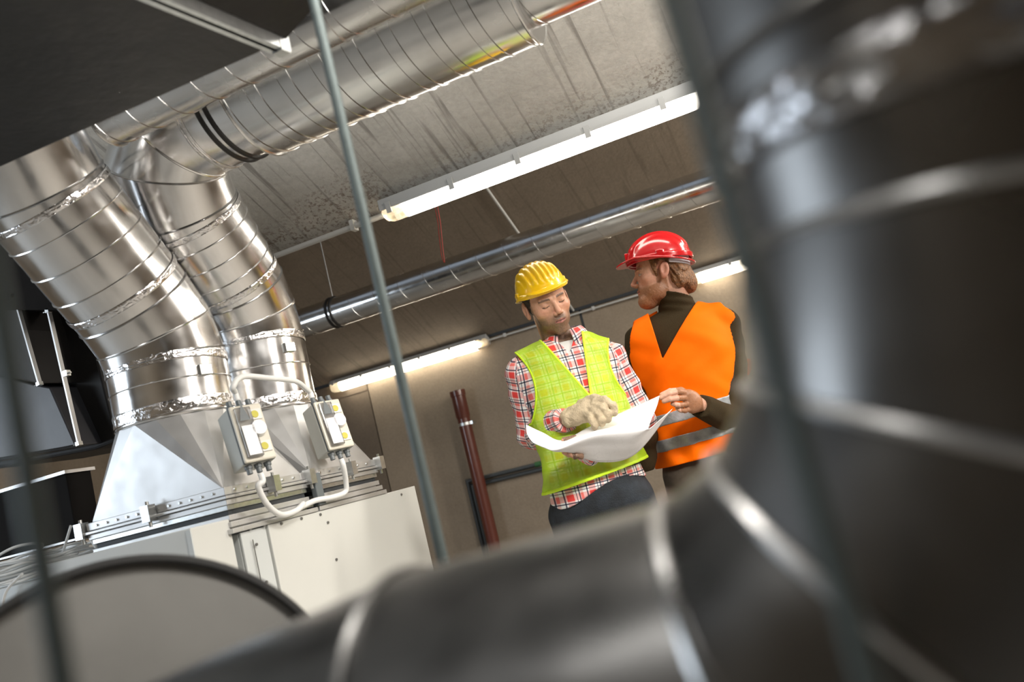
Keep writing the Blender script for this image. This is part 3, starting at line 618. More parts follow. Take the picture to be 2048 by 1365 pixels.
def mid_duct():
    Yd = 4.8; r = .098; zc = CAMZ + .246 * Yd; x0 = onY(590, 650, Yd)[0] - .8; x1 = 1.5
    root = empty('spiral_duct', (x0, Yd, zc), 'long thin spiral duct hanging across the room behind both helmets', 'duct')
    mb = MB(); tube(mb, [(x0, Yd, zc), (x1, Yd, zc)], r, 64); helix(mb, (x0, Yd, zc), (x1, Yd, zc), r, .185, .003, 48); part(mb, 'duct_pipe', 'galv_spiral', root)
    xc = onY(672, 625, Yd)[0]
    for dx in (-.016, .016): mb = MB(); loop_bead(mb, circ((xc + dx, Yd, zc), (1, 0, 0), r, 48), (xc + dx, Yd, zc), .009, 8); part(mb, 'clamp_ring', 'rubber', root)
    mb = MB(); tube(mb, [(xc, Yd, zc + r), (xc, Yd, zf(Yd))], .0035, 8); part(mb, 'hanger_wire', 'steel', root)
    xr = .7; mb = MB(); tube(mb, [(xr, Yd, zc + r), (xr, Yd, zf(Yd))], .0035, 8); part(mb, 'hanger_wire', 'steel', root)
mid_duct()
w0 = onY(872, 425, 4.0); cable([(w0[0], 4.0, w0[2] + .35), w0, onY(878, 470, 4.0), onY(883, 510, 4.0), onY(889, 525, 4.0), onY(886, 500, 4.0), onY(882, 460, 4.0), onY(878, 430, 4.0), (w0[0] + .03, 4.0, w0[2] + .35), fp(4.0, w0[0] + .03, .0)], .0022, 'thin red wire dangling in a loop below the big ceiling lamp', 'red_wire')
def brown():
    Yp = WY - .108; t = onY(914, 782, Yp); r = .053; x = t[0] + .0
    root = empty('drain_pipe', (x, Yp, 0), 'reddish brown plastic drain pipe standing against the far wall, socket end up', 'pipe')
    mb = MB(); tube(mb, [(x, Yp, .0), (x, Yp, t[2] - .12)], r, 32); part(mb, 'pipe', 'brown_pvc', root)
    mb = MB(); R = [circ((x, Yp, t[2] + dz), (0, 0, 1), rr, 32) for dz, rr in ((-.24, r), (-.22, r + .007), (-.05, r + .007), (-.045, r + .013), (-.0, r + .013), (0, r), (-.1, r - .004))]; mb.rings(R[::-1]); part(mb, 'socket', 'brown_pvc', root)
    mb = MB(); tube(mb, [(x, Yp, t[2] - .30), (x, Yp, t[2] - .275)], r + .004, 32, cap=False); mb.box((x + r, Yp - .01, t[2] - .30), (x + r + .022, Yp + .06, t[2] - .275)); part(mb, 'pipe_clamp', 'steel', root, 'zinc pipe clamp', smooth=False)
brown()
Yg = WY - .028; a = onY(1072, 934, Yg)
for k, (s_, e_, dn) in enumerate((((935, 963), (1072, 934), 0), ((945, 972), (1130, 934), 1))):
    A = onY(*s_, Yg); B = onY(*e_, Yg); z = A[2]
    rt = pipe('water_pipe', [(A[0], Yg, 0), (A[0], Yg, z), (B[0] + .2 * dn, Yg, z)], .0175, 'grey_pipe', ['upper dark grey pipe with green end cap on the far wall behind the brown pipe', 'lower dark grey pipe on the far wall, crossing behind the brown pipe'][k], 'pipe')
    if k == 0:
        mb = MB(); tube(mb, [(B[0], Yg, z), (B[0] + .045, Yg, z)], .022, 16); part(mb, 'end_cap', 'green_cap', rt, 'green end cap')

# ------------------------------------------------------------------ people: signed-distance bodies meshed as one continuous surface
def ell(P, c, r):
    q = (P - np.array(c, np.float32)); r = np.array(r, np.float32); k0 = np.linalg.norm(q / r, axis=-1); k1 = np.linalg.norm(q / (r * r), axis=-1) + 1e-9
    return k0 * (k0 - 1) / k1
def caps(P, a, b, ra, rb=None):
    a = np.array(a, np.float32); b = np.array(b, np.float32); rb = ra if rb is None else rb; d = b - a
    h = np.clip(((P - a) @ d) / float(d @ d), 0, 1); return np.linalg.norm(P - a - h[..., None] * d, axis=-1) - (ra + (rb - ra) * h)
def chain(P, pts, rs, k=.0):
    d = caps(P, pts[0], pts[1], rs[0], rs[1])
    for i in range(1, len(pts) - 1): d = smin(d, caps(P, pts[i], pts[i + 1], rs[i], rs[i + 1]), k)
    return d
def smin(a, b, k):
    if k <= 0: return np.minimum(a, b)
    h = np.clip(.5 + .5 * (b - a) / k, 0, 1); return b + (a - b) * h - k * h * (1 - h)
def smax(a, b, k): return -smin(-a, -b, k)
def nets(f, lo, hi, h):
    lo = np.array(lo, float); hi = np.array(hi, float); n = np.ceil((hi - lo) / h).astype(int) + 1
    gx, gy, gz = [lo[i] + h * np.arange(n[i]) for i in range(3)]
    V = np.empty(tuple(n), np.float32)
    for i in range(n[0]):
        P = np.empty((n[1], n[2], 3), np.float32); P[..., 0] = gx[i]; P[..., 1] = gy[:, None]; P[..., 2] = gz[None, :]; V[i] = f(P)
    I = V < 0; C = np.zeros(tuple(n - 1), np.int8)
    for dx in (0, 1):
        for dy in (0, 1):
            for dz in (0, 1): C += I[dx:n[0] - 1 + dx, dy:n[1] - 1 + dy, dz:n[2] - 1 + dz]
    cells = np.argwhere((C > 0) & (C < 8)); idx = -np.ones(tuple(n - 1), np.int64); idx[tuple(cells.T)] = np.arange(len(cells))
    S = np.zeros((len(cells), 3)); cnt = np.zeros(len(cells))
    for ax in range(3):
        for u in (0, 1):
            for v in (0, 1):
                o = [0, 0, 0]; oth = [i for i in range(3) if i != ax]; o[oth[0]] = u; o[oth[1]] = v; e = o.copy(); e[ax] = 1
                A = V[tuple((cells + o).T)]; B = V[tuple((cells + e).T)]; m = (A < 0) != (B < 0); t = np.where(m, A / (A - B + 1e-12), 0)
                p = np.tile(np.array(o, float), (len(cells), 1)); p[:, ax] = t; S[m] += p[m]; cnt[m] += 1
    vs = lo + h * (cells + S / cnt[:, None]); F = []
    for ax in range(3):
        a1, a2 = [(1, 2), (2, 0), (0, 1)][ax]; s0 = [slice(None)] * 3; s1 = [slice(None)] * 3; s0[ax] = slice(0, -1); s1[ax] = slice(1, None)
        X = I[tuple(s0)] != I[tuple(s1)]; E_ = np.argwhere(X); ok = (E_[:, a1] > 0) & (E_[:, a2] > 0) & (E_[:, a1] < n[a1] - 1) & (E_[:, a2] < n[a2] - 1); E_ = E_[ok]
        ins = I[tuple(E_.T)]; q = []
        for d1, d2 in ((0, 0), (-1, 0), (-1, -1), (0, -1)):
            c = E_.copy(); c[:, a1] += d1; c[:, a2] += d2; q.append(idx[tuple(c.T)])
        q = np.stack(q, 1); q = np.where(ins[:, None], q, q[:, ::-1]); F.append(q[(q >= 0).all(1)])
    return vs, np.concatenate(F)
def npmesh(name, parts, mat, parent, attr=None, label=None, inv=False):
    vs = []; fs = []; k = 0
    for v, f in parts: vs.append(v); fs.append(f + k); k += len(v)
    vs = np.concatenate(vs); fs = np.concatenate(fs); me = bpy.data.meshes.new(name)
    me.vertices.add(len(vs)); me.vertices.foreach_set('co', vs.astype(np.float32).ravel()); me.loops.add(len(fs) * 4); me.loops.foreach_set('vertex_index', fs.astype(np.int32).ravel())
    me.polygons.add(len(fs)); me.polygons.foreach_set('loop_start', np.arange(0, len(fs) * 4, 4, dtype=np.int32)); me.polygons.foreach_set('use_smooth', [True] * len(fs))
    me.update(calc_edges=True); me.materials.append(MATS[mat])
    if attr:
        nm, kind, data = attr
        a = me.attributes.new(nm, kind, 'POINT')
        if kind == 'FLOAT_COLOR': a.data.foreach_set('color', np.concatenate([data(vs), np.ones((len(vs), 1))], 1).astype(np.float32).ravel())
        else: a.data.foreach_set('vector', data(vs).astype(np.float32).ravel())
    o = bpy.data.objects.new(name, me); COL.objects.link(o); o.parent = parent
    if label: o['label'] = label
    return o
def rot(yaw=0, pitch=0, roll=0):
    return np.array(Matrix.Rotation(radians(yaw), 3, 'Z') @ Matrix.Rotation(radians(roll), 3, 'Y') @ Matrix.Rotation(radians(pitch), 3, 'X'), np.float32)
def sn(P, f, ph=0):   # cheap smooth wobble used for cloth folds
    return np.sin(P[..., 0] * f + 1.3 * np.sin(P[..., 2] * f * .6 + ph)) * np.sin(P[..., 2] * f * .8 + P[..., 1] * f * .5 + ph)
def head_sdf(Q, beard=0.0, jawk=1.0):
    X = Q.copy(); X[..., 0] = np.abs(X[..., 0])       # symmetric features
    d = ell(Q, (0, .008, .035), (.074, .096, .088)); d = smin(d, ell(Q, (0, -.034, -.020), (.061, .058, .068)), .03)
    d = smin(d, ell(Q, (0, -.030, -.066), (.052 * jawk, .056, .043)), .025); d = smin(d, ell(Q, (0, -.074, -.099), (.023, .018, .017)), .022)
    d = smin(d, caps(X, (.008, -.088, .020), (.040, -.076, .023), .0095, .008), .012)
    d = smin(d, ell(X, (.044, -.060, -.020), (.018, .018, .015)), .022)
    d = smax(d, -ell(X, (.032, -.104, .002), (.020, .019, .014)), .012)
    d = smin(d, ell(X, (.031, -.0765, .003), (.0135, .0125, .0125)), .003)
    d = smin(d, ell(Q, (0, -.080, -.060), (.028, .021, .026)), .018)
    d = smin(d, caps(Q, (0, -.089, .014), (0, -.114, -.026), .0062, .0100), .007); d = smin(d, ell(X, (.0115, -.103, -.033), (.0075, .0095, .0070)), .005)
    d = smin(d, caps(X, (0, -.1005, -.0560), (.017, -.0945, -.0575), .0048, .0035), .004); d = smin(d, caps(X, (0, -.0985, -.0675), (.014, -.0935, -.0655), .0058, .0040), .004)
    d = smax(d, -caps(X, (0, -.106, -.0615), (.020, -.099, -.0605), .0022, .0018), .003)
    ec = np.array([.079, .008, -.004], np.float32); E = X - ec; ca, sa = cos(.2), sin(.2); E2 = E.copy(); E2[..., 1] = ca * E[..., 1] - sa * E[..., 2]; E2[..., 2] = sa * E[..., 1] + ca * E[..., 2]; E2[..., 0] -= .25 * np.maximum(E2[..., 1], 0) + .0
    ear = ell(E2, (0, 0, .002), (.0075, .0185, .0310)); ear = smin(ear, ell(E2, (0, -.004, -.024), (.0070, .010, .012)), .006); ear = smax(ear, -ell(E2, (.0075, -.003, .003), (.0055, .0100, .0185)), .003)
    d = smin(d, ear, .004)
    return d
def person_frame(px, py, D):
    P = onD(px, py, D); h = unit([P[0], P[1], 0]); a = np.array([h[1], -h[0], 0]); O = np.array([P[0], P[1], 0])
    def PL(x, y, dy=0.0):    # picture point at depth offset dy (negative = towards camera) in the person's own metres
        d = ray(x, y); t = ((O - CC) @ h + dy) / (d @ h); W = CC + d * t; return np.array([(W - O) @ a, dy, W[2]])
    return O, atan2(a[1], a[0]), PL
def wear_helmet(root, C_, R_, mat, peak, ridges, label, tilt=0, sc=1.0, zo=.048):
    Rt = R_ @ rot(0, tilt, 0)
    def f(P):
        Q = ((P - np.array(C_, np.float32)) @ Rt - np.array((0, .004, zo), np.float32)) / sc
        x, y, z = Q[..., 0], Q[..., 1], Q[..., 2]
        fade = np.clip((z - .030) / .03, 0, 1) * np.clip((.092 - np.abs(x)) / .02, 0, 1)
        if ridges == 'many': rd = .0085 * np.abs(np.cos(pi * x / .0225)) * fade
        else: rd = .0055 * (np.exp(-((np.abs(x) - .028) / .0085) ** 2) + 1.15 * np.exp(-(x / .011) ** 2) + .8 * np.exp(-((np.abs(x) - .054) / .008) ** 2)) * fade
        dome = ell(Q, (0, 0, 0), (.102, .126, .112)) - rd; inner = ell(Q, (0, 0, 0), (.097, .121, .107))
        d = np.maximum(np.maximum(dome, -inner), -z)
        zz = z + .006 + .35 * np.maximum(0, -y - .10) + .02 * (y / .12)      # drooping rim
        rx = .112; k = np.sqrt((x / rx) ** 2 + (y / .136) ** 2); pk = np.sqrt((x / .088) ** 2 + ((y + .085) / peak) ** 2)
        ring = np.minimum((k - 1) * .11, (pk - 1) * .06); hole = (1 - np.sqrt((x / .097) ** 2 + (y / .121) ** 2)) * .10
        d = smin(d, np.maximum(np.maximum(ring, hole), np.abs(zz) - .0032), .005)
        d = smin(d, np.maximum(np.maximum(np.abs(np.sqrt((x / .104) ** 2 + (y / .128) ** 2) - 1) * .11 - .003, -z - .008), z - .012), .003)
        bx = np.maximum(np.maximum(np.abs(x) - .020, np.abs(y + .124) - .009), np.abs(z - .026) - .020); d = smin(d, bx, .003) if ridges != 'many' else d
        sl = np.maximum(np.maximum(np.abs(np.abs(x) - .103) - .004, np.abs(y + .005) - .014), np.abs(z - .012) - .012); return smin(d, sl, .002)
    c = np.array(C_) + Rt @ np.array((0, 0, .07)); v, fc = nets(f, c - .205, c + .205, .0022)
    return npmesh('hard_hat', [(v, fc)], mat, root, label=label)
def lin(*c): return np.array(c, float)

def person_one():
    O, rz, PL = person_frame(1135, 760, 3.05)
    root = empty('person', O, 'man in yellow hard hat and lime mesh vest over plaid shirt, looking down and pointing', 'person', rz=rz)
    HC = PL(1092, 605, -.02); HR = rot(15, 17, -10)
    nb = np.array([.012, .02, 1.49])
    hip = [(-.085, .01, .92), (.10, .01, .92)]; kn = [(-.10, -.02, .50), (.12, -.01, .50)]; an = [(-.11, .03, .09), (.13, .04, .09)]
    SHL, SHR = np.array([-.150, .01, 1.452]), np.array([.165, .03, 1.425]); ELL = np.array([-.172, .09, 1.235]); WRL = PL(1133, 838, -.165)
    ELR = np.array([.215, .06, 1.19]); WRR = PL(1180, 905, -.17)
    tr = rot(14)
    def torso(P):
        Q = (P - np.array((.012, 0, 0), np.float32)) @ tr
        d = ell(Q, (0, 0, 1.33), (.158, .105, .20)); d = smin(d, ell(Q, (0, .0, 1.10), (.148, .105, .21)), .08); d = smin(d, ell(Q, (.0, .005, .95), (.160, .110, .14)), .06)
        d = smin(d, caps(P, SHL + (.02, 0, 0), SHR - (.02, 0, 0), .052), .05); return smin(d, caps(P, SHL * .35 + nb * .65 + (0, 0, -.02), SHR * .35 + nb * .65 + (0, 0, -.02), .052), .06)
    armL = lambda P, g=0: smin(caps(P, SHL, ELL, .050 + g, .042 + g), caps(P, ELL, WRL, .041 + g, .029 + g), .015)
    armR = lambda P, g=0: smin(caps(P, SHR, ELR, .050 + g, .042 + g), caps(P, ELR, WRR, .041 + g, .029 + g), .015)
    def legs(P, g=0):
        d = None
        for i in (0, 1):
            q = chain(P, [hip[i], kn[i], an[i]], [.090 + g, .062 + g, .045 + g], .02); d = q if d is None else smin(d, q, .02)
        return d
    def feet(P):
        d = None
        for i in (0, 1):
            a = np.array(an[i]); q = smin(caps(P, a + (0, 0, -.04), a + (0, -.15, -.055), .045, .035), ell(P, a + (0, .0, -.03), (.045, .06, .06)), .02); d = q if d is None else np.minimum(d, q)
        return np.maximum(d, .002 - P[..., 2])
    def headall(P):
        Q = (P - HC.astype(np.float32)) @ HR; d = head_sdf(Q, jawk=1.04); return smin(d, caps(P, HC + HR @ np.array((0, .028, -.055)), nb + (0, .015, .0), .055, .060), .02)
    f_head = nets(headall, HC + (-.13, -.14, -.19), HC + (.13, .14, .14), .0022)
    f_body = nets(lambda P: np.minimum(smin(smin(smin(torso(P) + .01, armL(P, -.006), .02), armR(P, -.006), .02), legs(P, -.004), .03), feet(P)), (-.32, -.30, 0), (.34, .24, 1.56), .009)
    # bare left hand gripping the sheet from below, thumb on top
    h = lambda x, y, d: PL(x, y, d)
    def hand(P):
        d = caps(P, WRR, h(1160, 898, -.20), .028, .030); d = smin(d, ell(P, h(1150, 898, -.215), (.040, .028, .022)), .015)
        for (x0, y0, x1, y1, x2, y2) in ((1140, 893, 1128, 901, 1118, 897), (1148, 898, 1138, 910, 1128, 905), (1156, 900, 1150, 914, 1140, 909), (1163, 902, 1162, 914, 1153, 912)):
            d = smin(d, chain(P, [h(x0, y0, -.235), h(x1, y1, -.270), h(x2, y2, -.285)], [.0095, .0088, .0078], .004), .003)
        return smin(d, chain(P, [h(1170, 884, -.20), h(1148, 877, -.225), h(1128, 880, -.25)], [.012, .0105, .009], .004), .008)
    f_hand = nets(hand, h(1110, 925, -.30) - .03, h(1200, 860, -.14) + .04, .0028)
    def tone(V):
        Q = (V - HC) @ HR; x, y, z = Q.T; ax = np.abs(x); c = np.tile(lin(.64, .355, .235), (len(V), 1))
        nz = np.random.default_rng(3).random(len(V))
        def mixin(m, col): nonlocal c; m = np.clip(m, 0, 1)[:, None]; c = c * (1 - m) + col * m
        mixin(.55 * np.exp(-((ax - .042) / .02) ** 2 - ((z + .022) / .02) ** 2) * (y < -.03), lin(.60, .27, .18)); mixin(.5 * np.exp(-(x / .012) ** 2 - ((z + .028) / .014) ** 2) * (y < -.09), lin(.62, .27, .18))
        jaw = (z < -.040 - .25 * np.maximum(0, .055 - ax) * (y > -.05)) & (y < .015) & (z > -.125); 
        stub = np.clip((-.034 - z) / .016, 0, 1) * np.clip((.018 - y) / .02, 0, 1); side = np.clip((ax - .052) / .008, 0, 1) * np.clip((.0 + .03 - z) / .01, 0, 1) * np.clip(1 - np.abs(y + .020) / .022, 0, 1)
        mixin((.68 + .25 * nz) * np.clip(stub * (ax < .2), 0, 1) * (1 - np.exp(-((ax - .034) / .010) ** 2 - ((z + .050) / .012) ** 2) * .6), lin(.105, .066, .042)); mixin(.8 * side, lin(.05, .035, .025))
        mixin(.45 * np.exp(-(x / .024) ** 2 - ((z + .047) / .006) ** 2) * (y < -.08), lin(.12, .07, .045))
        lip = (ax < .021) & (np.abs(z + .0625) < .0085 - ax * .25) & (y < -.085); mixin(.85 * lip, lin(.42, .16, .13)); mixin(.9 * ((ax < .019) & (np.abs(z + .0610) < .0016) & (y < -.085)), lin(.06, .02, .02))
        br = (ax > .013) & (ax < .050) & (np.abs(z - (.0235 - 6 * (ax - .030) ** 2)) < .0042) & (y < -.05); mixin(.8 * br, lin(.055, .035, .025))
        sh = np.exp(-((ax - .031) / .013) ** 2 - ((z - .010) / .005) ** 2) * (y < -.05); mixin(.35 * sh, lin(.25, .12, .08))
        lash = (ax > .019) & (ax < .044) & (np.abs(z - (-.0035 + 18 * (ax - .031) ** 2)) < .0017) & (y < -.06); mixin(.9 * lash, lin(.03, .02, .018))
        mixin(.5 * ((ax > .070) & (np.abs(z) < .04)), lin(.58, .27, .19)); return c
    npmesh('body', [f_head, f_body, f_hand], 'skin', root, ('tone', 'FLOAT_COLOR', tone))
    # hair
    def hair(P):
        Q = (P - HC.astype(np.float32)) @ HR; x, y, z = Q[..., 0], Q[..., 1], Q[..., 2]; d = ell(Q, (0, .010, .034), (.0785, .098, .092)) - .0012 * np.sin(x * 700 + z * 300) 
        return np.maximum(np.maximum(d, -(ell(Q, (0, .008, .033), (.068, .09, .084)))), np.maximum(np.maximum(-(z + .030 + .7 * np.minimum(0, y - .03) * -1 * .6), z - .075), -(y + .028 + .30 * z)))
    npmesh('hair', [nets(hair, HC - .13, HC + .13, .0026)], 'hair_dark', root)
    wear_helmet(root, HC, HR, 'helmet_yellow', .062, 'many', 'ridged yellow hard hat', tilt=-4, sc=.90, zo=.046)
    # shirt
    def shirt(P):
        t = torso(P) - .014 - .0045 * sn(P, 34) ; a = smin(armL(P, .014 + .0055 * sn(P, 60)), armR(P, .014 + .0055 * sn(P, 60)), .001); d = smin(t, a, .02)
        zc = P[..., 2]; d = np.maximum(d, (.985 + .03 * np.cos((P[..., 0] - .09) * 14)) - zc)
        ctL = ((P - WRL.astype(np.float32)) @ (unit(WRL - ELL)).astype(np.float32)) + .012; d = np.maximum(d, np.where(caps(P, ELL, WRL + (WRL - ELL) * .3, .09) < 0, ctL, -1))
        d = np.maximum(d, zc - 1.56); V_ = np.maximum(np.maximum(1.472 - zc, np.abs(P[..., 0] - .030) - (zc - 1.472) * .55), P[..., 1] + .0); return np.maximum(d, -V_)
    def cloth(V):
        W = V.astype(np.float32); t = torso(W); dL = armL(W); dR = armR(W); out = np.zeros((len(V), 3)); Q = (V - (.012, 0, 0)) @ tr
        out[:, 0] = Q[:, 0] + .3; out[:, 1] = V[:, 2]
        for dd, A, B, C_ in ((dL, SHL, ELL, WRL), (dR, SHR, ELR, WRR)):
            m = dd < t - .004; up = caps(W, A, B, .05) < caps(W, B, C_, .04)
            for s_, e_, off, sel in ((A, B, 0, m & up), (B, C_, .27, m & ~up)):
                t_ = unit(e_ - s_); e1 = unit(np.cross(t_, (0, 1, .2))); e2 = np.cross(t_, e1); q = V[sel] - s_
                out[sel, 1] = q @ t_ + off + 1; out[sel, 0] = .052 * np.arctan2(q @ e2, q @ e1) + .5
        return out
    npmesh('plaid_shirt', [nets(shirt, (-.34, -.32, .93), (.36, .22, 1.60), .0048)], 'plaid', root, ('cloth', 'FLOAT_VECTOR', cloth))
    # collar flaps
    nbc = nb + (.006, .0, .0)
    for sg in (-1, 1):
        R = []
        for j in range(9):
            s_ = j / 8; row = []
            for k in range(22):
                th = radians(20 + (172 - 20) * k / 21); rr = .0625 + .026 * s_ + .004 * sin(pi * s_); tip = max(0, 1 - k / 5.0)
                z = 1.582 - .010 * s_ - .046 * s_ ** 1.3 - .030 * s_ * tip - .028 * (1 - k / 21) * (1 - .2 * s_)
                row.append((nbc[0] + sg * rr * sin(th) * 1.03 + .010, nbc[1] - rr * cos(th) * (1.05 + .15 * s_) + .004, z + .010 * (1 - abs(sg - 1) * .5) - .005))
            R.append(row)
        mb = MB(); n_ = len(R[0]); vs = [p for r_ in R for p in r_]; mb.add(vs, [(i * n_ + k, i * n_ + k + 1, (i + 1) * n_ + k + 1, (i + 1) * n_ + k) for i in range(8) for k in range(n_ - 1)])
        o = mb.build('collar', 'plaid', root, smooth='s', inv=False, solid=.004); a_ = o.data.attributes.new('cloth', 'FLOAT_VECTOR', 'POINT')
        a_.data.foreach_set('vector', [q for r_i, r_ in enumerate(R) for k in range(n_) for q in (k * .0085, r_i * .009 + .01, 0)])
    us = lambda P: np.maximum(np.maximum(smin(torso(P) - .006, caps(P, nb, nb + (0, .0, .03), .062, .062), .02), P[..., 2] - 1.522), 1.44 - P[..., 2])
    npmesh('undershirt', [nets(us, (-.12, -.16, 1.43), (.16, .12, 1.54), .004)], 'tshirt', root)
    # vest
    VB, VL_, VR_ = PL(1180, 790, -.12), PL(1080, 676, -.08), PL(1163, 664, -.08)
    def vcut(P, m=0):
        x, z = P[..., 0], P[..., 2]; k = (z - VB[2]); xl = VB[0] + (VL_[0] - VB[0]) * k / (VL_[2] - VB[2]); xr = VB[0] + (VR_[0] - VB[0]) * k / (VR_[2] - VB[2])
        d = np.maximum(np.maximum(xl - m - x, x - xr - m), VB[2] - m * 2 - z); return np.maximum(d, P[..., 1] - .045)
    def hole(P):
        x, z = P[..., 0], P[..., 2]; q = (z - 1.40) ** 2; return np.maximum(np.minimum(x + .118 + 2.6 * q, .160 + 2.5 * q - x), 1.27 - z)
    def vest(P, g=.0):
        z = P[..., 2]; d = torso(P) - .030 - .0055 * sn(P, 26, 1.0) - .003 * sn(P, 55, 2.0) - .012 * np.clip((1.2 - z) / .2, 0, 1) - g
        d = np.maximum(d, 1.035 + .10 * (P[..., 0] - .02) - z); d = np.maximum(d, z - 1.60)
        d = smax(d, -hole(P), .006)
        d = np.maximum(d, -vcut(P)); return np.maximum(d, -caps(P, nb + (0, 0, -.03), nb + (0, 0, .15), .074))
    npmesh('mesh_vest', [nets(vest, (-.28, -.22, .98), (.32, .22, 1.60), .0036)], 'vest_lime', root, label='see-through lime mesh vest')
    def edge(P):
        e = np.abs(vest(P)) - .0022; hem = np.abs(1.035 + .10 * (P[..., 0] - .02) - P[..., 2] + .005) - .006; vv = np.abs(vcut(P) - .004) - .0045
        ah = np.abs(hole(P) - .003) - .0045
        v = vest(P, .0015); return np.maximum(np.maximum(v, -v - .008), np.minimum(np.minimum(hem, vv), ah))
    npmesh('vest_binding', [nets(edge, (-.28, -.22, .98), (.32, .22, 1.60), .0028)], 'vest_lime_edge', root, label='bright lime edge binding')
    def jeans(P):
        d = smin(np.maximum(torso(P) - .010, P[..., 2] - 1.05), legs(P, .010 + .003 * sn(P, 40)), .02); d = np.maximum(d, P[..., 2] - 1.035); return np.maximum(d, .055 - P[..., 2])
    npmesh('jeans', [nets(jeans, (-.30, -.20, .03), (.32, .20, 1.06), .008)], 'jeans', root)
    npmesh('shoes', [nets(lambda P: np.maximum(feet(P) - .008, .001 - P[..., 2]), (-.24, -.24, -.01), (.26, .16, .16), .006)], 'black_mark', root)
    # leather work glove
    G = lambda x, y, d: PL(x, y, d)
    def glove(P):
        w_ = 1 + 0 * P[..., 0]; d = caps(P, G(1140, 836, -.165), G(1172, 822, -.185), .034, .038); d = smin(d, ell(P, G(1182, 820, -.195), (.040, .026, .036)), .02)
        F_ = [((1192, 804, -.215), (1212, 803, -.240), (1226, 812, -.250), (1230, 826, -.250)), ((1190, 812, -.220), (1206, 815, -.250), (1216, 828, -.262), (1217, 840, -.258)), ((1184, 820, -.222), (1196, 827, -.252), (1203, 840, -.262), (1203, 848, -.255)), ((1176, 828, -.220), (1184, 838, -.246), (1190, 849, -.254), (1190, 854, -.246))]
        for i, q in enumerate(F_): d = smin(d, chain(P, [G(*p) for p in q], [.0165, .0150, .0140, .0118], .004), .0035)
        d = smin(d, chain(P, [G(1165, 808, -.18), G(1188, 797, -.20), G(1208, 800, -.215), G(1222, 815, -.225)], [.018, .0155, .0140, .0120], .004), .006)
        return d - .0018 * sn(P, 160)
    npmesh('glove', [nets(glove, G(1125, 868, -.29) - .02, G(1240, 785, -.13) + .03, .0028)], 'glove', root, label='worn beige leather work glove')
person_one()

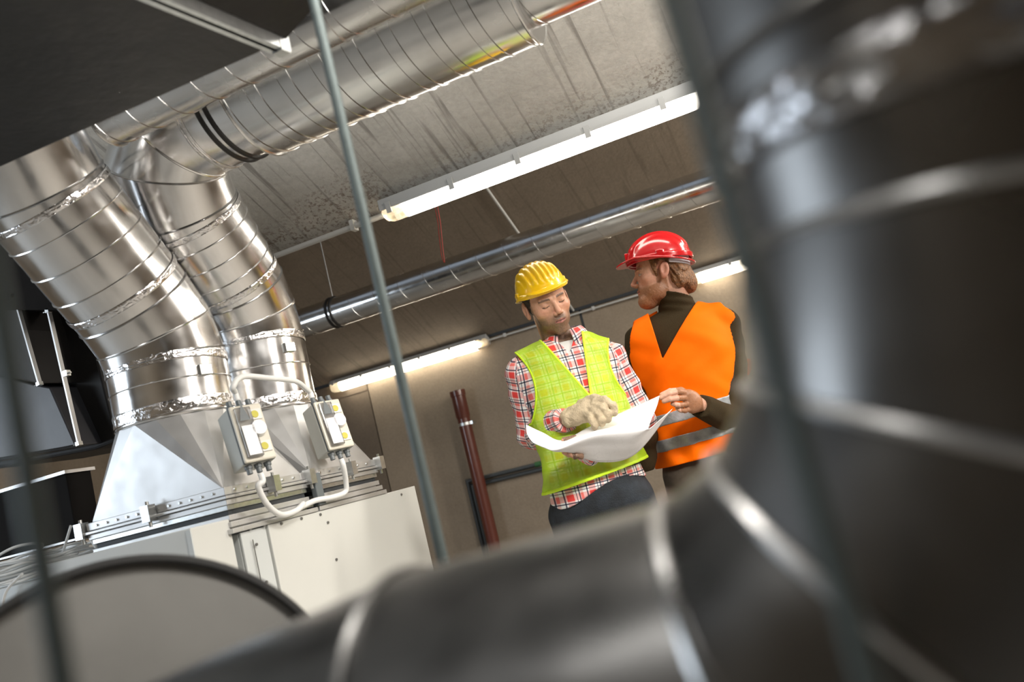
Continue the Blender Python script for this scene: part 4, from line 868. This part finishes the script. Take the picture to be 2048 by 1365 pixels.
def person_two():
    O, rz, PL = person_frame(1350, 760, 3.3)
    root = empty('person', O, 'bearded man in red hard hat and orange vest, seen in profile, holding the sheet corner', 'person', rz=rz)
    HC = PL(1321, 546, 0); HC = np.array([HC[0], .0, HC[2]]); HR = rot(-84, -3, 0)
    nb = np.array([.075, .02, 1.535]); D = 3.3
    SHL, SHR = np.array([-.085, -.02, 1.485]), np.array([.235, .04, 1.470]); ELL = np.array([-.150, .06, 1.20]); WRL = PL(1288, 930, -.16)
    ELR = PL(1480, 850, -.02); WRR = PL(1400, 812, -.27)
    hip = [(-.04, .01, .94), (.14, .03, .94)]; kn = [(-.07, -.02, .51), (.15, -.01, .51)]; an = [(-.08, .03, .09), (.17, .04, .09)]; tr = rot(-18)
    def torso(P):
        Q = (P - np.array((.06, 0, 0), np.float32)) @ tr
        Q2 = Q.copy(); Q2[..., 0] = Q[..., 0] + .11 * np.clip(1.35 - P[..., 2], 0, .4) * .6
        d = ell(Q2, (0, 0, 1.35), (.165, .115, .21)); d = smin(d, ell(Q2, (0, 0, 1.12), (.150, .110, .22)), .08); d = smin(d, ell(Q2, (0, .005, .96), (.160, .112, .15)), .06)
        d = smin(d, caps(P, SHL + (.02, 0, 0), SHR - (.02, 0, 0), .055), .05); return smin(d, caps(P, SHL * .35 + nb * .65 + (0, 0, -.03), SHR * .35 + nb * .65 + (0, 0, -.03), .055), .06)
    armL = lambda P, g=0: smin(caps(P, SHL, ELL, .052 + g, .042 + g), caps(P, ELL, WRL, .041 + g, .029 + g), .015)
    armR = lambda P, g=0: smin(caps(P, SHR, ELR, .052 + g, .042 + g), caps(P, ELR, WRR, .041 + g, .028 + g), .015)
    def legs(P, g=0):
        d = None
        for i in (0, 1):
            q = chain(P, [hip[i], kn[i], an[i]], [.092 + g, .062 + g, .045 + g], .02); d = q if d is None else smin(d, q, .02)
        return d
    def feet(P):
        d = None
        for i in (0, 1):
            a = np.array(an[i]); q = smin(caps(P, a + (0, 0, -.04), a + (-.02, -.15, -.055), .045, .035), ell(P, a + (0, .0, -.03), (.045, .06, .06)), .02); d = q if d is None else np.minimum(d, q)
        return np.maximum(d, .002 - P[..., 2])
    def headall(P):
        Q = (P - HC.astype(np.float32)) @ HR; d = head_sdf(Q); X = Q.copy(); X[..., 0] = np.abs(X[..., 0])
        b_ = smin(ell(Q, (0, -.068, -.100), (.042, .042, .034)), ell(X, (.036, -.030, -.075), (.030, .042, .034)), .02) - .0010 * np.sin(Q[..., 1] * 900 + 5 * np.sin(Q[..., 2] * 170)) * np.sin(Q[..., 2] * 310 + 4 * np.sin(Q[..., 1] * 150))
        d = smin(d, b_, .012); return smin(d, caps(P, HC + HR @ np.array((0, .030, -.05)), nb + (0, .01, .0), .057, .062), .02)
    f_head = nets(headall, HC + (-.15, -.13, -.19), HC + (.15, .13, .14), .0022)
    f_body = nets(lambda P: np.minimum(smin(smin(smin(torso(P) + .01, armL(P, -.006), .02), armR(P, -.006), .02), legs(P, -.004), .03), feet(P)), (-.32, -.32, 0), (.42, .24, 1.60), .009)
    h = PL
    def hand(P):
        d = caps(P, WRR, h(1388, 806, -.30), .027, .030); d = smin(d, caps(P, h(1376, 790, -.325), h(1384, 817, -.315), .019, .016), .02); d = smin(d, ell(P, h(1385, 803, -.315), (.030, .022, .036)), .015)
        F_ = [((1376, 787, -.325), (1358, 784, -.350), (1338, 788, -.365), (1321, 796, -.368)), ((1376, 797, -.328), (1356, 797, -.358), (1340, 799, -.368), (1328, 803, -.365)), ((1380, 808, -.326), (1362, 811, -.350), (1352, 810, -.360), (1345, 808, -.350)), ((1384, 817, -.320), (1370, 822, -.338), (1361, 821, -.345), (1354, 817, -.340))]
        for q, r0 in zip(F_, (.0098, .0100, .0094, .0084)): d = smin(d, chain(P, [h(*p) for p in q], [r0 * 1.08, r0, r0 * .93, r0 * .82], .003), .0028)
        return smin(d, chain(P, [h(1384, 792, -.30), h(1362, 781, -.315), h(1340, 783, -.345), h(1324, 790, -.352)], [.013, .0112, .0100, .0088], .004), .006)
    f_hand = nets(hand, h(1310, 835, -.39) - .02, h(1408, 772, -.26) + .03, .0022)
    def tone(V):
        Q = (V - HC) @ HR; x, y, z = Q.T; ax = np.abs(x); c = np.tile(lin(.66, .37, .265), (len(V), 1)); nz = np.random.default_rng(4).random(len(V))
        def mixin(m, col): nonlocal c; m = np.clip(m, 0, 1)[:, None]; c = c * (1 - m) + col * m
        mixin(.6 * np.exp(-((ax - .040) / .022) ** 2 - ((z + .024) / .02) ** 2) * (y < -.03), lin(.68, .27, .19)); mixin(.6 * np.exp(-(x / .014) ** 2 - ((z + .028) / .014) ** 2) * (y < -.09), lin(.68, .26, .18))
        low = np.clip((-.046 - z - .55 * np.clip(y + .085, -.03, 0)) / .010, 0, 1) * np.clip((.012 - y) / .012, 0, 1) * (z > -.15); strip = np.clip((ax - .045) / .010, 0, 1) * np.clip(1 - np.abs(y + .014 + .1 * z) / .022, 0, 1) * (z < .03)
        cheek = np.clip((-.026 - z + .45 * (y + .0)) / .012, 0, 1) * (y < .012) * (y > -.07) * np.clip((ax - .03) / .01, 0, 1)
        mixin((.72 + .25 * nz) * np.clip(low + strip + cheek, 0, 1), lin(.30, .125, .050)); mixin(.75 * np.exp(-(x / .028) ** 2 - ((z + .048) / .006) ** 2) * (y < -.08), lin(.27, .12, .05))
        lip = (ax < .020) & (np.abs(z + .0625) < .0080 - ax * .2) & (y < -.088); mixin(.9 * lip, lin(.52, .17, .14)); mixin(.9 * ((ax < .021) & (np.abs(z + .0612) < .0014) & (y < -.088)), lin(.08, .03, .02))
        br = (ax > .014) & (ax < .050) & (np.abs(z - (.0240 - 6 * (ax - .030) ** 2)) < .0038) & (y < -.05); mixin(.6 * br, lin(.16, .075, .035))
        eye = ((ax - .032) / .0115) ** 2 + ((z - .001) / .0048) ** 2 < 1; eye &= (y < -.070); mixin(.9 * eye, lin(.55, .52, .48)); iris = ((ax - .031) / .0050) ** 2 + ((z - .001) / .0046) ** 2 < 1; mixin(.95 * (iris & (y < -.07)), lin(.08, .09, .09))
        ls = (ax > .019) & (ax < .046) & (np.abs(z - (.0065 - 22 * (ax - .032) ** 2)) < .0014) & (y < -.06); mixin(.85 * ls, lin(.06, .035, .03)); mixin(.45 * ((ax > .070) & (np.abs(z) < .04)), lin(.70, .27, .20))
        return c
    npmesh('body', [f_head, f_body, f_hand], 'skin', root, ('tone', 'FLOAT_COLOR', tone))
    def hair(P):
        Q = (P - HC.astype(np.float32)) @ HR; x, y, z = Q[..., 0], Q[..., 1], Q[..., 2]; X = Q.copy(); X[..., 0] = np.abs(x)
        st = .0022 * np.sin(x * 260 + y * 200 + 6 * np.sin(z * 30)) + .0012 * np.sin(x * 600 - y * 480)
        cap_ = np.maximum(ell(Q, (0, .010, .034), (.079, .100, .093)), -(z + .01 - .0 + .45 * (y - .01))); cap_ = np.maximum(cap_, -(y + .030 + .2 * z))
        sideb = np.maximum(ell(X, (.068, -.018, .012), (.012, .018, .034)), -1)
        back = ell(Q, (0, .078, -.022), (.064, .040, .060)); b2_ = ell(Q, (0, .098, -.060), (.052, .032, .042)); b3_ = ell(X, (.055, .058, -.030), (.026, .030, .050))
        d = smin(smin(smin(back, b2_, .02), b3_, .015), cap_, .012); d = smin(d, sideb, .006) - st; d = np.maximum(d, z - .08); return np.maximum(d, -ell(X, (.082, .004, -.004), (.030, .027, .042)))
    npmesh('hair', [nets(hair, HC + (-.12, -.13, -.14), HC + (.18, .13, .13), .0024)], 'hair_red', root, label='long brown-red hair at the nape')
    wear_helmet(root, HC, HR, 'helmet_red', .088, 'three', 'glossy red hard hat', tilt=-3)
    st = lambda P: (lambda Q: np.maximum(np.maximum(np.abs(np.sqrt((Q[..., 0] / .088) ** 2 + ((Q[..., 1] - .004) / .112) ** 2) - 1) * .1 - .0035, -(Q[..., 1] - .030)), np.abs(Q[..., 2] - .026 - .0 * Q[..., 1]) - (.006 + .20 * np.clip(Q[..., 1] - .03, 0, .08))))((P - HC.astype(np.float32)) @ HR)
    npmesh('helmet_headband', [nets(st, HC - .14, HC + .16, .0028)], 'strap_white', root, label='white inner headband')
    def sweater(P):
        d = smin(torso(P) - .012 - .003 * sn(P, 30), smin(armL(P, .014 + .004 * sn(P, 55)), armR(P, .015 + .004 * sn(P, 55)), .001), .02)
        d = np.maximum(d, 1.0 - P[..., 2]); cR = ((P - WRR.astype(np.float32)) @ (unit(WRR - ELR)).astype(np.float32)) + .0; d = np.maximum(d, np.where(caps(P, ELR, WRR + (WRR - ELR) * .4, .09) < 0, cR, -1))
        ca = HC + HR @ np.array((0, .036, -.100)); col = chain(P, [nb + (0, .01, -.02), nb * .45 + ca * .55, ca], [.074, .068, .066], .01); col = np.maximum(col, (P - ca.astype(np.float32)) @ np.array(unit((.45, 0, 1)), np.float32) - .004) - .0025 * np.sin((P[..., 2] + .35 * P[..., 0]) * 190); return smin(d, col, .015)
    npmesh('turtleneck_sweater', [nets(sweater, (-.30, -.36, .96), (.44, .24, 1.66), .0052)], 'sweater', root)
    VB, VL_, VR_ = PL(1325, 718, -.13), PL(1296, 626, -.05), PL(1392, 604, -.05)
    def vest(P, g=0.0):
        x, z = P[..., 0], P[..., 2]; d = smin(torso(P), np.minimum(caps(P, SHL, SHL * .6 + ELL * .4, .052, .049), caps(P, SHR, SHR * .6 + ELR * .4, .052, .049)), .03) - .029 - .006 * sn(P, 22, .5) - .003 * sn(P, 48, 2.2) - .004 * np.sin(x * 70 + z * 20) * np.clip((1.25 - z) / .2, 0, 1) - .010 * np.clip((1.2 - z) / .2, 0, 1) - g
        d = np.maximum(d, .992 + .04 * (x + .1) - z); k = z - VB[2]; xl = VB[0] + (VL_[0] - VB[0]) * k / (VL_[2] - VB[2]); xr = VB[0] + (VR_[0] - VB[0]) * k / (VR_[2] - VB[2])
        v = np.maximum(np.maximum(np.maximum(xl - x, x - xr), VB[2] - z), P[..., 1] - .02); d = np.maximum(d, -v); d = np.maximum(d, -caps(P, nb + (0, .01, -.03), nb + (.02, .01, .15), .080))
        d = smax(d, -caps(P, SHL + (-.048, 0, .02), ELL + (-.01, 0, .06), .070, .084), .006); return smax(d, -caps(P, SHR + (.040, 0, .02), ELR + (-.03, 0, .12), .072, .100), .006)
    npmesh('orange_vest', [nets(vest, (-.26, -.24, .95), (.40, .24, 1.66), .0038)], 'vest_orange', root)
    for z0, z1 in ((1.055, 1.100), (1.148, 1.192)):
        bd = lambda P: np.maximum(vest(P, .0022), np.maximum(z0 - (P[..., 2] - .04 * P[..., 0]), (P[..., 2] - .04 * P[..., 0]) - z1))
        npmesh('reflective_band', [nets(lambda P: np.maximum(bd(P), -vest(P, -.006)), (-.26, -.24, z0 - .05), (.40, .24, z1 + .05), .0042)], 'band_grey', root, label='grey reflective band')
    npmesh('trousers', [nets(lambda P: np.maximum(np.maximum(smin(np.maximum(torso(P) - .010, P[..., 2] - 1.05), legs(P, .012), .02), P[..., 2] - 1.03), .055 - P[..., 2]), (-.28, -.20, .03), (.36, .22, 1.06), .009)], 'pants_brown', root)
    npmesh('shoes', [nets(lambda P: np.maximum(feet(P) - .008, .001 - P[..., 2]), (-.24, -.24, -.01), (.30, .16, .16), .006)], 'black_mark', root)
person_two()

# ------------------------------------------------------------------ the plan they hold
def plan():
    rows = [[(1052, 850, 2.74), (1086, 866, 2.76), (1125, 881, 2.80), (1180, 853, 2.90), (1250, 822, 2.94), (1319, 792, 2.93)],
            [(1054, 868, 2.71), (1080, 881, 2.71), (1122, 888, 2.73), (1182, 862, 2.80), (1262, 840, 2.85), (1314, 812, 2.89)],
            [(1064, 884, 2.69), (1085, 893, 2.68), (1114, 898, 2.68), (1185, 870, 2.72), (1266, 860, 2.76), (1297, 858, 2.80)],
            [(1074, 890, 2.69), (1098, 900, 2.69), (1122, 904, 2.70), (1190, 892, 2.75), (1268, 890, 2.80), (1320, 840, 2.86)],
            [(1086, 893, 2.71), (1108, 902, 2.72), (1135, 904, 2.74), (1200, 925, 2.81), (1272, 908, 2.85), (1345, 818, 2.92)]]
    C = np.array([[onD(*p) for p in r] for r in rows]); 
    U = np.array([smoothpath(list(r), 8) for r in C]); V = np.array([smoothpath([U[i][j] for i in range(len(U))], 7) for j in range(len(U[0]))])
    nu, nv = V.shape[0], V.shape[1]; mb = MB(); mb.add(V.reshape(-1, 3), [(i * nv + j, i * nv + j + 1, (i + 1) * nv + j + 1, (i + 1) * nv + j) for i in range(nu - 1) for j in range(nv - 1)])
    o = mb.build('building_plan', 'plan_paper', smooth='s', solid=.0008); a_ = o.data.attributes.new('cloth', 'FLOAT_VECTOR', 'POINT')
    a_.data.foreach_set('vector', [q for i in range(nu) for j in range(nv) for q in (i * .055, j * .05, .3)])
    tag(o, 'large white curling paper plan held between the two men', 'paper plan')
plan()
